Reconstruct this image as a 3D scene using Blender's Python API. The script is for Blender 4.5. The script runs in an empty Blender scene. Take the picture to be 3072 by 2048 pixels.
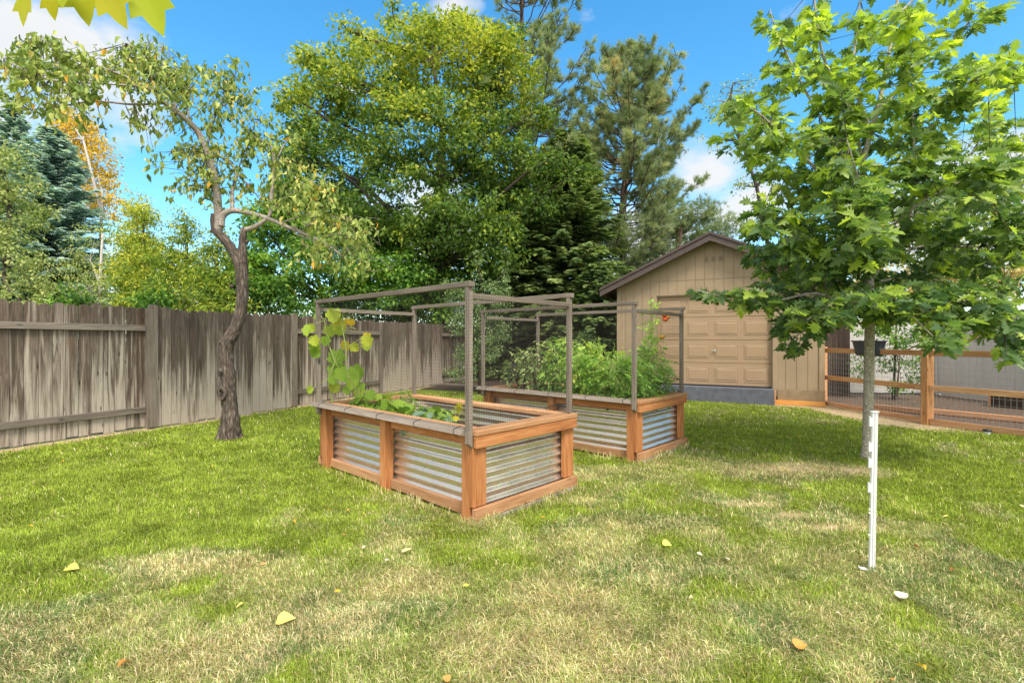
import bpy, math, random
import numpy as np
from mathutils import Vector, Matrix
R = math.radians
random.seed(7); rng = np.random.default_rng(7)
sc = bpy.context.scene
col = sc.collection

# ------------------------------------------------------------------ camera, sky, sun, exposure
F, HY, CH = 1484.0, 1022.6, 1.36            # focal length and horizon in photo pixels, eye height
cam_d = bpy.data.cameras.new("camera"); cam = bpy.data.objects.new("camera", cam_d); col.objects.link(cam)
cam_d.sensor_width = 36; cam_d.lens = 36 * F / 3072; cam_d.shift_y = (HY - 1024) / 3072
cam_d.clip_start = 0.05; cam_d.clip_end = 2000
cam.location = (0, 0, CH); cam.rotation_euler = (R(90), 0, 0)
sc.camera = cam
SUN_EL, SUN_AZ = 55, 162                      # azimuth clockwise from +Y: behind the camera, slightly right
sun_d = bpy.data.lights.new("sun", 'SUN'); sun = bpy.data.objects.new("sun", sun_d); col.objects.link(sun)
sun_d.energy = 1.6; sun_d.angle = R(18); sun_d.color = (1.0, .93, .80)
a = R(SUN_AZ); e = R(SUN_EL)
sdir = Vector((math.sin(a) * math.cos(e), math.cos(a) * math.cos(e), math.sin(e)))
sun.rotation_euler = sdir.to_track_quat('Z', 'Y').to_euler()
w = bpy.data.worlds.new("World"); sc.world = w; w.use_nodes = True
def build_world():
    nt = w.node_tree; N = nt.nodes; L = nt.links; N.clear()
    out = N.new('ShaderNodeOutputWorld')
    sky = N.new('ShaderNodeTexSky'); sky.sky_type = 'NISHITA'; sky.sun_disc = False
    sky.sun_elevation = R(SUN_EL); sky.sun_rotation = R(SUN_AZ); sky.air_density = 1.0; sky.dust_density = .4; sky.ozone_density = 2.2
    hs = N.new('ShaderNodeHueSaturation'); hs.inputs['Saturation'].default_value = 1.32; hs.inputs['Value'].default_value = 1.2; hs.inputs['Hue'].default_value = .487
    L.new(sky.outputs[0], hs.inputs['Color'])
    b1 = N.new('ShaderNodeBackground'); b1.inputs[1].default_value = .085; L.new(hs.outputs[0], b1.inputs[0])
    tc = N.new('ShaderNodeTexCoord')
    def m(op, a, b=None, c=None):
        n = N.new('ShaderNodeMath'); n.operation = op
        for i, v in enumerate((a, b, c)):
            if v is None: continue
            if isinstance(v, (int, float)): n.inputs[i].default_value = v
            else: L.new(v, n.inputs[i])
        return n.outputs[0]
    sep = N.new('ShaderNodeSeparateXYZ'); L.new(tc.outputs['Generated'], sep.inputs[0])
    nz = N.new('ShaderNodeTexNoise'); nz.inputs['Scale'].default_value = 5.5; nz.inputs['Detail'].default_value = 9; nz.inputs['Roughness'].default_value = .58
    mp = N.new('ShaderNodeMapping'); mp.inputs['Scale'].default_value = (1, 1, 1.9); L.new(tc.outputs['Generated'], mp.inputs[0]); L.new(mp.outputs[0], nz.inputs['Vector'])
    nz2 = N.new('ShaderNodeTexNoise'); nz2.inputs['Scale'].default_value = 14; nz2.inputs['Detail'].default_value = 8; L.new(mp.outputs[0], nz2.inputs['Vector'])
    tot = m('MULTIPLY', m('SUBTRACT', 0.40, sep.outputs[1]), 2.0)      # unseen cloud added outside the view as soft white fill light
    tot = m('MINIMUM', m('MAXIMUM', tot, 0), .85)
    for px, py, rr, amp in ((150, 150, .17, .6), (-200, 60, .22, .7), (420, 330, .10, .5), (330, 110, .10, .42), (2120, 520, .12, .55), (2230, 640, .13, .6), (2300, 420, .07, .45),
                            (1030, 262, .035, .62), (1940, 760, .15, .7), (3050, 560, .14, .7), (2900, 700, .2, .7), (1360, 20, .07, .45), (900, 620, .14, .4), (1750, 60, .05, .25),
                            (500, 900, .2, .35), (1300, 700, .2, .6)):
        v = Vector(((px - 1536) / F, 1, (HY - py) / F)).normalized()
        vd = N.new('ShaderNodeVectorMath'); vd.operation = 'DISTANCE'; L.new(tc.outputs['Generated'], vd.inputs[0]); vd.inputs[1].default_value = v
        k = m('MULTIPLY', m('MAXIMUM', m('SUBTRACT', 1, m('DIVIDE', vd.outputs['Value'], rr)), 0), amp)
        tot = m('MAXIMUM', tot, k)
    s = m('ADD', m('MULTIPLY', m('SUBTRACT', nz.outputs[0], .5), .9), m('MULTIPLY', m('SUBTRACT', nz2.outputs[0], .5), .35))
    cl = m('MULTIPLY', m('SUBTRACT', m('ADD', tot, s), .17), 3.6)
    cn = N.new('ShaderNodeClamp'); L.new(cl, cn.inputs[0])
    cm = m('MULTIPLY', cn.outputs[0], .93)
    ramp = N.new('ShaderNodeMix'); ramp.data_type = 'RGBA'; L.new(nz2.outputs[0], ramp.inputs['Factor'])
    ramp.inputs['A'].default_value = (.84, .86, .88, 1); ramp.inputs['B'].default_value = (1, .98, .93, 1)
    b2 = N.new('ShaderNodeBackground'); L.new(m('ADD', m('MULTIPLY', m('MINIMUM', m('MAXIMUM', m('MULTIPLY', sep.outputs[1], -2.5), 0), 1), FILL_CLOUD - .34), .34), b2.inputs[1]); L.new(ramp.outputs['Result'], b2.inputs[0])
    mx = N.new('ShaderNodeMixShader'); L.new(cm, mx.inputs[0]); L.new(b1.outputs[0], mx.inputs[1]); L.new(b2.outputs[0], mx.inputs[2]); L.new(mx.outputs[0], out.inputs[0])
FILL_CLOUD = .68  # strength of the added cloud behind the camera, brighter than the visible clouds
build_world()
sc.view_settings.view_transform = 'Standard'; sc.view_settings.look = 'None'; sc.view_settings.gamma = 1
sc.view_settings.exposure = 1.6
sc.cycles.max_bounces = 6; sc.cycles.diffuse_bounces = 3; sc.cycles.glossy_bounces = 2; sc.cycles.transmission_bounces = 3
sc.cycles.use_denoising = True
try: sc.cycles.denoiser = 'OPENIMAGEDENOISE'
except Exception: pass

# ------------------------------------------------------------------ geometry helpers
def W(px, py, Y): return Vector(((px - 1536) / F * Y, Y, CH - (py - HY) / F * Y))
def G(px, py, z=0.0):
    Y = F * (CH - z) / (py - HY); return Vector(((px - 1536) / F * Y, Y, z))
def tag(o, label=None, cat=None, group=None, kind=None):
    if label: o['label'] = label
    if cat: o['category'] = cat
    if group: o['group'] = group
    if kind: o['kind'] = kind
    return o
def empty(name, loc, rz=0.0):
    o = bpy.data.objects.new(name, None); o.location = loc; o.rotation_euler = (0, 0, rz); o.empty_display_size = .1
    col.objects.link(o); return o
class MB:
    def __init__(s): s.v = []; s.f = []; s.g = []; s.r = []
    def add(s, vs, fs, gs=None):
        n = len(s.v); s.v += [tuple(p) for p in vs]; s.f += [tuple(i + n for i in f) for f in fs]
        s.g += [tuple(p) for p in (gs or vs)]; s.r += [.5] * (n - len(s.r)) + [random.random()] * len(vs)
    def box(s, x0, x1, y0, y1, z0, z1, M=None, skew=0):
        d = (abs(x1 - x0), abs(y1 - y0), abs(z1 - z0)); ax = d.index(max(d)); o = [random.uniform(0, 50) for _ in range(3)]
        P = [Vector((x, y, z)) for z in (z0, z1) for y in (y0, y1) for x in (x0, x1)]
        g = [(p[ax] + o[0], p[(ax + 1) % 3] + o[1], p[(ax + 2) % 3] + o[2]) for p in P]
        if M is not None: P = [M @ p for p in P]
        s.add(P, [(0, 2, 3, 1), (4, 5, 7, 6), (0, 1, 5, 4), (2, 6, 7, 3), (0, 4, 6, 2), (1, 3, 7, 5)], g); return s
    def bar(s, p, q, wd, hh):                 # a rectangular bar from p to q
        p = Vector(p); q = Vector(q); L = (q - p).length; M = Matrix.Translation(p) @ (q - p).to_track_quat('X', 'Z').to_matrix().to_4x4()
        return s.box(0, L, -wd / 2, wd / 2, -hh / 2, hh / 2, M)
    def tube(s, pts, rad, n=8, cap=True, wob=0.0):
        pts = [Vector(p) for p in pts]; ring = []; L = 0; o = random.uniform(0, 30)
        up = Vector((.13, .37, 1)).normalized()
        for i, p in enumerate(pts):
            t = (pts[min(i + 1, len(pts) - 1)] - pts[max(i - 1, 0)]).normalized()
            a = t.cross(up);
            if a.length < .12: a = t.cross(Vector((1, 0, 0)))
            a.normalize(); b = t.cross(a)
            if i: 
                L += (p - pts[i - 1]).length
                # keep rings from twisting
                a2 = pa - t * pa.dot(t)
                if a2.length > 1e-4: a = a2.normalized(); b = t.cross(a)
            pa = a
            r = rad[i] if isinstance(rad, (list, tuple)) else rad
            k = len(s.v)
            for j in range(n):
                th = 2 * math.pi * j / n; rr = r * (1 + wob * random.uniform(-1, 1))
                s.v.append(tuple(p + a * math.cos(th) * rr + b * math.sin(th) * rr)); s.g.append((L + o, math.cos(th) * r * 1.5, math.sin(th) * r * 1.5))
            ring.append(k)
        for i in range(len(ring) - 1):
            for j in range(n):
                s.f.append((ring[i] + j, ring[i] + (j + 1) % n, ring[i + 1] + (j + 1) % n, ring[i + 1] + j))
        if cap: s.f.append(tuple(ring[0] + j for j in range(n))[::-1]); s.f.append(tuple(ring[-1] + j for j in range(n)))
        return s
    def lathe(s, prof, c=(0, 0, 0), n=16, M=None):
        k = len(s.v); c = Vector(c)
        for r, z in prof:
            for j in range(n):
                th = 2 * math.pi * j / n; p = Vector((r * math.cos(th), r * math.sin(th), z))
                p = (M @ p if M is not None else p) + c
                s.v.append(tuple(p)); s.g.append(tuple(p))
        for i in range(len(prof) - 1):
            for j in range(n): s.f.append((k + i * n + j, k + i * n + (j + 1) % n, k + (i + 1) * n + (j + 1) % n, k + (i + 1) * n + j))
        s.f.append(tuple(k + j for j in range(n))[::-1]); s.f.append(tuple(k + (len(prof) - 1) * n + j for j in range(n)))
        return s
    def build(s, name, mat, parent=None, bevel=0, smooth=False):
        me = bpy.data.meshes.new(name); me.from_pydata(s.v, [], s.f); me.update()
        at = me.attributes.new('gco', 'FLOAT_VECTOR', 'POINT'); at.data.foreach_set('vector', np.array(s.g, 'f').ravel())
        s.r += [.5] * (len(s.v) - len(s.r)); at = me.attributes.new('rnd', 'FLOAT', 'POINT'); at.data.foreach_set('value', np.array(s.r, 'f'))
        me.materials.append(mat)
        if smooth: me.polygons.foreach_set('use_smooth', [True] * len(me.polygons))
        o = bpy.data.objects.new(name, me); col.objects.link(o)
        if parent is not None: o.parent = parent
        if bevel:
            b = o.modifiers.new('bevel', 'BEVEL'); b.width = bevel; b.segments = 2; b.limit_method = 'ANGLE'
        return o
def npmesh(name, V, Fidx, sizes, mat, tint=None, parent=None, colr=None):
    me = bpy.data.meshes.new(name); V = np.ascontiguousarray(V, 'f')
    me.vertices.add(len(V)); me.vertices.foreach_set('co', V.ravel())
    me.loops.add(len(Fidx)); me.loops.foreach_set('vertex_index', np.ascontiguousarray(Fidx, 'i'))
    st = np.concatenate([[0], np.cumsum(sizes)[:-1]]).astype('i'); me.polygons.add(len(sizes)); me.polygons.foreach_set('loop_start', st)
    me.update(calc_edges=True)
    if tint is not None:
        at = me.attributes.new('tint', 'FLOAT', 'POINT'); at.data.foreach_set('value', np.ascontiguousarray(tint, 'f'))
    if colr is not None:
        at = me.attributes.new('colr', 'FLOAT_COLOR', 'POINT'); at.data.foreach_set('color', np.ascontiguousarray(np.concatenate([colr, np.ones((len(colr), 1))], 1), 'f').ravel())
    me.materials.append(mat); o = bpy.data.objects.new(name, me); col.objects.link(o)
    if parent is not None: o.parent = parent
    return o
# leaf shapes: verts, faces
def tmpl_diamond(wd=.55, fold=.12):
    return np.array([(0, 0, 0), (-wd / 2, .45, fold), (0, 1, -.06), (wd / 2, .45, fold)]), [(0, 2, 1), (0, 3, 2)]
def tmpl_oval(wd=.42, fold=.08, droop=.15):
    return np.array([(0, 0, 0), (-wd * .42, .3, fold), (-wd * .5, .55, fold * .8), (-wd * .25, .85, -droop * .4), (0, 1.05, -droop), (wd * .25, .85, -droop * .4), (wd * .5, .55, fold * .8), (wd * .42, .3, fold), (0, .5, 0)]), \
        [(0, 8, 2, 1), (8, 4, 3, 2), (0, 7, 6, 8), (8, 6, 5, 4)]
def tmpl_lobed(half, fold=.1, droop=.18):     # half: right-hand outline from base to tip; each half is one folded face
    V = []; r = [(x, y) for x, y in half]; n = len(r)
    for x, y in r: V.append((x, y, fold * abs(x) * 1.6 - droop * y * y))
    for x, y in r[1:-1]: V.append((-x, y, fold * abs(x) * 1.6 - droop * y * y))
    R_ = list(range(n)); L_ = [0] + list(range(n, n + n - 2)) + [n - 1]
    return np.array(V), [tuple(R_), tuple(L_[::-1])]
OAK = [(0, 0), (.10, .12), (.20, .08), (.33, .10), (.24, .21), (.20, .27), (.34, .30), (.50, .42), (.34, .43), (.20, .46), (.30, .58), (.42, .70), (.26, .69), (.13, .70), (.16, .82), (.13, .92), (0, 1.04)]
MAPLE = [(0, 0), (.12, -.02), (.25, .02), (.42, .0), (.34, .14), (.52, .28), (.62, .42), (.42, .44), (.24, .42), (.33, .60), (.38, .78), (.20, .76), (.12, .92), (0, 1.08)]
SQUASH = [(0, .08), (.12, -.06), (.30, -.02), (.42, .14), (.40, .30), (.52, .42), (.44, .62), (.32, .66), (.30, .84), (.14, .86), (0, .98)]
def tmpl_tuft(n=9, wd=.05, spread=1.0, seed=1):       # a brush of needles
    r = np.random.default_rng(seed); V = []; Fc = []
    for i in range(n):
        d = np.array([r.normal() * spread, 1.0, r.normal() * spread]); d /= np.linalg.norm(d); d *= r.uniform(.7, 1)
        s = np.cross(d, r.normal(size=3)); s = s / np.linalg.norm(s) * wd; b = np.array([0, r.uniform(0, .3), 0]); k = len(V)
        V += [b - s, b + s, b + d]; Fc.append((k, k + 1, k + 2))
    return np.array(V), Fc
def tmpl_spray(n=7, wd=.035, ang=.55):               # spruce twig: flat herringbone of short shoots, drooping
    V = []; Fc = []
    for i in range(n):
        y = i / n * .8
        for sgn in (-1, 1):
            l = .5 * (1 - .55 * y); k = len(V); z = -.1 * y * y; tz = z - .06 + .05 * ((i * 7 + sgn) % 3 - 1)
            V += [(0, y - .07, z), (sgn * l * .5, y + l * .22, z + .04), (sgn * l * ang * 1.4, y + l * .7, tz), (sgn * l * .25, y + l * .55, z + .01)]; Fc.append((k, k + 1, k + 2, k + 3))
    k = len(V); V += [(-wd, .6, -.05), (wd, .6, -.05), (0, 1.1, -.2)]; Fc.append((k, k + 1, k + 2))
    return np.array(V), Fc
def norm(a): return a / np.maximum(np.linalg.norm(a, axis=-1, keepdims=True), 1e-9)
def scatter(name, T, P, axis, nrm, size, mat, tint, parent=None):
    V0, F0 = T; N = len(P); k = len(V0)
    y = norm(axis); z = norm(nrm - (nrm * y).sum(1, keepdims=True) * y); x = np.cross(y, z)
    size = np.broadcast_to(np.asarray(size, float), (N,))
    V = (P[:, None, :] + size[:, None, None] * (V0[None, :, 0, None] * x[:, None] + V0[None, :, 1, None] * y[:, None] + V0[None, :, 2, None] * z[:, None])).reshape(-1, 3)
    fl = np.array([i for f in F0 for i in f]); sz = np.array([len(f) for f in F0])
    Fi = (fl[None] + np.arange(N)[:, None] * k).ravel()
    return npmesh(name, V, Fi, np.tile(sz, N), mat, np.repeat(tint, k), parent)
def vnoise(x, y, s, seed=0):
    x = np.asarray(x) * s + seed * 17.3; y = np.asarray(y) * s + seed * 31.7
    xi = np.floor(x).astype(int); yi = np.floor(y).astype(int); fx = x - xi; fy = y - yi
    fx = fx * fx * (3 - 2 * fx); fy = fy * fy * (3 - 2 * fy)
    def h(a, b):
        n = (a * 374761393 + b * 668265263 + seed * 974711) & 0x7fffffff; n = ((n ^ (n >> 13)) * 1274126177) & 0x7fffffff
        return ((n ^ (n >> 16)) & 0xffff) / 65535.0
    return (h(xi, yi) * (1 - fx) + h(xi + 1, yi) * fx) * (1 - fy) + (h(xi, yi + 1) * (1 - fx) + h(xi + 1, yi + 1) * fx) * fy
def fbm(x, y, s, seed=0, o=4):
    t = 0; a = .5; 
    for i in range(o): t = t + a * vnoise(x, y, s * 2 ** i, seed + i); a *= .5
    return t / (1 - .5 ** o)
def sstep(a, b, x): t = np.clip((x - a) / (b - a), 0, 1); return t * t * (3 - 2 * t)

# ------------------------------------------------------------------ materials
def new_mat(name):
    m = bpy.data.materials.new(name); m.use_nodes = True; nt = m.node_tree; nt.nodes.clear()
    out = nt.nodes.new('ShaderNodeOutputMaterial'); p = nt.nodes.new('ShaderNodeBsdfPrincipled'); nt.links.new(p.outputs[0], out.inputs[0])
    return m, nt, p, out
def ramp(nt, fac, stops):
    r = nt.nodes.new('ShaderNodeValToRGB'); nt.links.new(fac, r.inputs[0]); el = r.color_ramp.elements
    while len(el) < len(stops): el.new(.5)
    for e_, (p, c) in zip(el, stops): e_.position = p; e_.color = (*c, 1)
    return r.outputs[0]
def noise(nt, vec, scale, detail=4, rough=.55, mscale=None, dist=0):
    if mscale:
        mp = nt.nodes.new('ShaderNodeMapping'); mp.inputs['Scale'].default_value = mscale; nt.links.new(vec, mp.inputs[0]); vec = mp.outputs[0]
    n = nt.nodes.new('ShaderNodeTexNoise'); n.inputs['Scale'].default_value = scale; n.inputs['Detail'].default_value = detail; n.inputs['Roughness'].default_value = rough
    n.inputs['Distortion'].default_value = dist
    nt.links.new(vec, n.inputs['Vector']); return n.outputs[0]
def attr(nt, name):
    a_ = nt.nodes.new('ShaderNodeAttribute'); a_.attribute_name = name; return a_
def mixc(nt, fac, A, B, mode='MIX'):
    m = nt.nodes.new('ShaderNodeMix'); m.data_type = 'RGBA'; m.blend_type = mode
    for k, v in (('Factor', fac), ('A', A), ('B', B)):
        if isinstance(v, (int, float)): m.inputs[k].default_value = v
        elif isinstance(v, tuple): m.inputs[k].default_value = (*v, 1)
        else: nt.links.new(v, m.inputs[k])
    return m.outputs['Result']
def mth(nt, op, a, b=0.0, clamp=False):
    n = nt.nodes.new('ShaderNodeMath'); n.operation = op; n.use_clamp = clamp
    for i, v in enumerate((a, b)):
        if isinstance(v, (int, float)): n.inputs[i].default_value = v
        else: nt.links.new(v, n.inputs[i])
    return n.outputs[0]
def bump(nt, p, h, strength=.3, dist=.01):
    b = nt.nodes.new('ShaderNodeBump'); b.inputs['Strength'].default_value = strength; b.inputs['Distance'].default_value = dist
    nt.links.new(h, b.inputs['Height']); nt.links.new(b.outputs[0], p.inputs['Normal'])
LEAFGAIN = {'dry_leaf': 1.0, 'squash_leaf': .95, 'dense_green_leaf': 1.6, 'oak_leaf': 1.5, 'maple_leaf': 1.4, 'pale_leaf': 1.4, 'tomato_leaf': 1.6, 'pepper_leaf': 2.0, 'yellow_green_leaf': 1.45, 'overhead_leaf': .95, 'golden_leaf': 1.35, 'spruce_needle': 3.3, 'grey_green_leaf': 1.3, 'blue_spruce_needle': 2.8, 'pine_needle': 2.7, 'peach_leaf': 1.9}
def leaf_mat(name, stops, trans=.35, rough=.55, spec=.25):
    m, nt, p, out = new_mat(name)
    t = attr(nt, 'tint').outputs['Fac']; c = ramp(nt, t, [(p_, tuple(min(.85, x * LEAFGAIN.get(name, 1.25)) for x in c_)) for p_, c_ in stops])
    nt.links.new(c, p.inputs['Base Color']); p.inputs['Roughness'].default_value = rough; p.inputs['Specular IOR Level'].default_value = spec
    tr = nt.nodes.new('ShaderNodeBsdfTranslucent'); c2 = mixc(nt, 1.0, c, (1.15, 1.25, .55), 'MULTIPLY'); nt.links.new(c2, tr.inputs[0])
    mx = nt.nodes.new('ShaderNodeMixShader'); mx.inputs[0].default_value = trans
    nt.links.new(p.outputs[0], mx.inputs[1]); nt.links.new(tr.outputs[0], mx.inputs[2]); nt.links.new(mx.outputs[0], out.inputs[0])
    return m
def plain(name, c, rough=.6, metal=0, var=.15, scale=8, bmp=0, spec=.4):
    m, nt, p, out = new_mat(name); g = attr(nt, 'gco').outputs['Vector']; n = noise(nt, g, scale, 5)
    d = tuple(x * (1 - var) for x in c); l = tuple(min(1, x * (1 + var)) for x in c)
    nt.links.new(ramp(nt, n, [(.3, d), (.7, l)]), p.inputs['Base Color']); p.inputs['Roughness'].default_value = rough; p.inputs['Metallic'].default_value = metal
    p.inputs['Specular IOR Level'].default_value = spec
    if bmp: bump(nt, p, noise(nt, g, scale * 6, 4), bmp, .004)
    return m
def wood(name, dark, mid, light, knots=True, bleach=None, rough=.7, grain=22, bs=.35):
    m, nt, p, out = new_mat(name); g = attr(nt, 'gco').outputs['Vector']
    n1 = noise(nt, g, 1.0, 5, .6, (2.2, grain * 1.6, grain * 1.6), .6); n2 = noise(nt, g, 1.0, 3, .5, (6, grain * 7, grain * 7))
    f = mth(nt, 'ADD', mth(nt, 'MULTIPLY', n1, .7), mth(nt, 'MULTIPLY', n2, .3))
    c = ramp(nt, f, [(.32, dark), (.5, mid), (.68, light)])
    n3 = noise(nt, g, 1.0, 2, .5, (.9, 3, 3)); c = mixc(nt, mth(nt, 'MULTIPLY', n3, .55), c, mixc(nt, .5, dark, mid))
    c = mixc(nt, 1.0, c, ramp(nt, attr(nt, 'rnd').outputs['Fac'], [(0, (.72, .70, .68)), (1, (1.2, 1.2, 1.2))]), 'MULTIPLY')
    if bleach:                               # sun-bleached patches, stretched down the grain
        n4 = noise(nt, g, 1.0, 6, .66, (.75, 16, 16), .8)
        sp = nt.nodes.new('ShaderNodeSeparateXYZ'); tc = nt.nodes.new('ShaderNodeTexCoord'); nt.links.new(tc.outputs['Object'], sp.inputs[0])
        hgt = mth(nt, 'MULTIPLY', sp.outputs[2], bleach[1])
        bf = mth(nt, 'MULTIPLY', mth(nt, 'SUBTRACT', mth(nt, 'ADD', mth(nt, 'ADD', n4, mth(nt, 'MULTIPLY', attr(nt, 'rnd').outputs['Fac'], .16)), bleach[2] - .08), hgt), 6.0, True)
        c = mixc(nt, mth(nt, 'MULTIPLY', bf, .85), c, mixc(nt, n2, bleach[0], tuple(x * .62 for x in bleach[0])))
        n5 = noise(nt, g, 1.0, 4, .6, (1.3, 9, 9), .3)
        c = mixc(nt, mth(nt, 'MULTIPLY', mth(nt, 'SUBTRACT', n5, .6), 4.0, True), c, (.16, .075, .035))
        n6 = noise(nt, g, 1.0, 4, .6, (.7, 7, 7), .5)
        c = mixc(nt, mth(nt, 'MULTIPLY', mth(nt, 'SUBTRACT', n6, .6), 5.0, True), c, (.035, .03, .027))
    if knots:
        mp = nt.nodes.new('ShaderNodeMapping'); mp.inputs['Scale'].default_value = (2.6, 8, 8); nt.links.new(g, mp.inputs[0])
        v = nt.nodes.new('ShaderNodeTexVoronoi'); v.inputs['Scale'].default_value = 1.0; nt.links.new(mp.outputs[0], v.inputs['Vector'])
        k = mth(nt, 'MULTIPLY', mth(nt, 'SUBTRACT', .13, v.outputs['Distance']), 11, True); c = mixc(nt, mth(nt, 'MULTIPLY', k, .8), c, tuple(x * .35 for x in dark))
    nt.links.new(c, p.inputs['Base Color']); p.inputs['Roughness'].default_value = rough; p.inputs['Specular IOR Level'].default_value = .25
    bump(nt, p, f, bs, .006); return m
M_cedar = wood('cedar_wood', (.22, .075, .026), (.45, .185, .068), (.62, .32, .14), grain=14, bs=.5)
M_cedar_rail = wood('lightened_cedar_wood', (.38, .16, .06), (.62, .32, .14), (.76, .47, .25), grain=14)  # cedar with its colour lightened to offset the shade on the wire fence
M_cedar_pale = wood('pale_cedar_wood', (.36, .165, .08), (.55, .30, .155), (.68, .43, .26), grain=14)
M_cap = wood('cap_wood', (.36, .16, .075), (.55, .30, .15), (.66, .42, .25), grain=14)
M_grey = wood('weathered_wood', (.13, .105, .085), (.25, .21, .17), (.38, .33, .28), grain=20)
M_fence = wood('weathered_fence_wood', (.05, .035, .027), (.12, .09, .068), (.23, .18, .14), bleach=((.58, .51, .42), .11, -.38), grain=12, bs=.5)
M_fence2 = wood('bleached_fence_wood', (.06, .045, .036), (.14, .11, .087), (.25, .205, .165), bleach=((.58, .50, .41), .24, -.225), grain=12, bs=.5)
M_rail = wood('rail_wood', (.11, .09, .072), (.22, .185, .155), (.33, .285, .24), grain=16)
M_darkwood = wood('dark_fence_wood', (.03, .02, .016), (.06, .042, .032), (.10, .07, .055), grain=12)
M_paint = plain('tan_siding_paint', (.315, .232, .148), .65, var=.11, scale=1.6, bmp=.08)
M_door = plain('tan_door_paint', (.345, .235, .145), .5, var=.05, scale=3)
M_trimp = plain('dark_brown_paint', (.075, .052, .045), .55, var=.2, scale=6)
M_shingle = plain('roof_shingle', (.055, .047, .043), .9, var=.4, scale=30, bmp=.6)
M_slab = plain('grey_concrete_paint', (.105, .11, .14), .8, var=.22, scale=7, bmp=.25)
M_dark = plain('dark_recess', (.03, .026, .022), .8)
M_vinyl = plain('grey_vinyl', (.50, .48, .455), .55, var=.05, scale=2)
M_white = plain('white_plastic', (.80, .80, .79), .4, var=.04)
M_black = plain('black_plastic', (.018, .02, .024), .4, var=.2)
M_planter = plain('dark_blue_plastic', (.035, .05, .075), .45, var=.2)
M_wire = plain('wire', (.06, .05, .045), .55, metal=.3)
M_galvwire = plain('galvanised_wire', (.42, .43, .45), .45, metal=.8)
M_paver = plain('grey_paver', (.30, .27, .25), .9, var=.25, scale=14, bmp=.4)
M_soil = plain('dark_soil', (.055, .037, .025), .95, var=.55, scale=22, bmp=1.0)
M_stem = plain('green_stem', (.30, .36, .10), .6, var=.2)
M_chrome = plain('brushed_handle', (.7, .7, .7), .3, metal=1)
M_tomato = plain('ripe_tomato', (.62, .11, .02), .28, var=.2, scale=12)
M_orange = plain('half_ripe_tomato', (.60, .30, .05), .3, var=.25, scale=12)
M_greent = plain('unripe_tomato', (.22, .34, .06), .3, var=.2, scale=12)
def metal_mat():
    m, nt, p, out = new_mat('corrugated_steel'); g = attr(nt, 'gco').outputs['Vector']
    n = noise(nt, g, 26, 4); n2 = noise(nt, g, 3, 5, .6, (1, 1, 3)); v = nt.nodes.new('ShaderNodeTexVoronoi'); v.inputs['Scale'].default_value = 60; nt.links.new(g, v.inputs['Vector'])
    c = mixc(nt, mth(nt, 'MULTIPLY', n2, .7), (.88, .80, .70), (.68, .61, .53)); c = mixc(nt, .12, c, v.outputs['Color'])
    st = noise(nt, g, 1.0, 4, .6, (4, 30, 1.2)); c = mixc(nt, mth(nt, 'MULTIPLY', mth(nt, 'SUBTRACT', st, .66), 4, True), c, (.55, .50, .44))
    nt.links.new(c, p.inputs['Base Color']); p.inputs['Metallic'].default_value = .88
    nt.links.new(mth(nt, 'ADD', mth(nt, 'MULTIPLY', n, .18), .21), p.inputs['Roughness']); bump(nt, p, n2, .12, .01); return m
M_metal = metal_mat()
def bark_mat(name, dark, mid, light, vs=9, st=.9, sx=.35):
    m, nt, p, out = new_mat(name); g = attr(nt, 'gco').outputs['Vector']
    mp = nt.nodes.new('ShaderNodeMapping'); mp.inputs['Scale'].default_value = (sx, 1, 1); nt.links.new(g, mp.inputs[0])
    n = noise(nt, mp.outputs[0], vs * 3, 6, .65); v = nt.nodes.new('ShaderNodeTexVoronoi'); v.feature = 'DISTANCE_TO_EDGE'; v.inputs['Scale'].default_value = vs * 2.2; nt.links.new(mp.outputs[0], v.inputs['Vector'])
    f = mth(nt, 'ADD', mth(nt, 'MULTIPLY', n, .75), mth(nt, 'MULTIPLY', v.outputs['Distance'], .6))
    nt.links.new(ramp(nt, f, [(.35, dark), (.52, mid), (.72, light)]), p.inputs['Base Color']); p.inputs['Roughness'].default_value = .9
    bump(nt, p, f, st, .02); return m
M_bark = bark_mat('rough_bark', (.045, .034, .027), (.12, .09, .07), (.25, .20, .155), 8, 1.0)
M_bark_s = bark_mat('smooth_pale_bark', (.22, .18, .15), (.40, .345, .30), (.58, .53, .47), 10, .4, 2.0)
M_bark_o = bark_mat('young_oak_bark', (.26, .235, .185), (.42, .385, .31), (.55, .51, .42), 8, .35, 1.6)
M_bark_d = bark_mat('dark_bark', (.035, .026, .02), (.08, .06, .048), (.14, .11, .09), 4, .8)
M_bark_p = bark_mat('pine_bark', (.06, .035, .024), (.14, .085, .058), (.24, .16, .11), 3, .8)
M_birch = bark_mat('birch_bark', (.25, .22, .19), (.48, .45, .41), (.6, .58, .54), 5, .2, 3)
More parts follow.
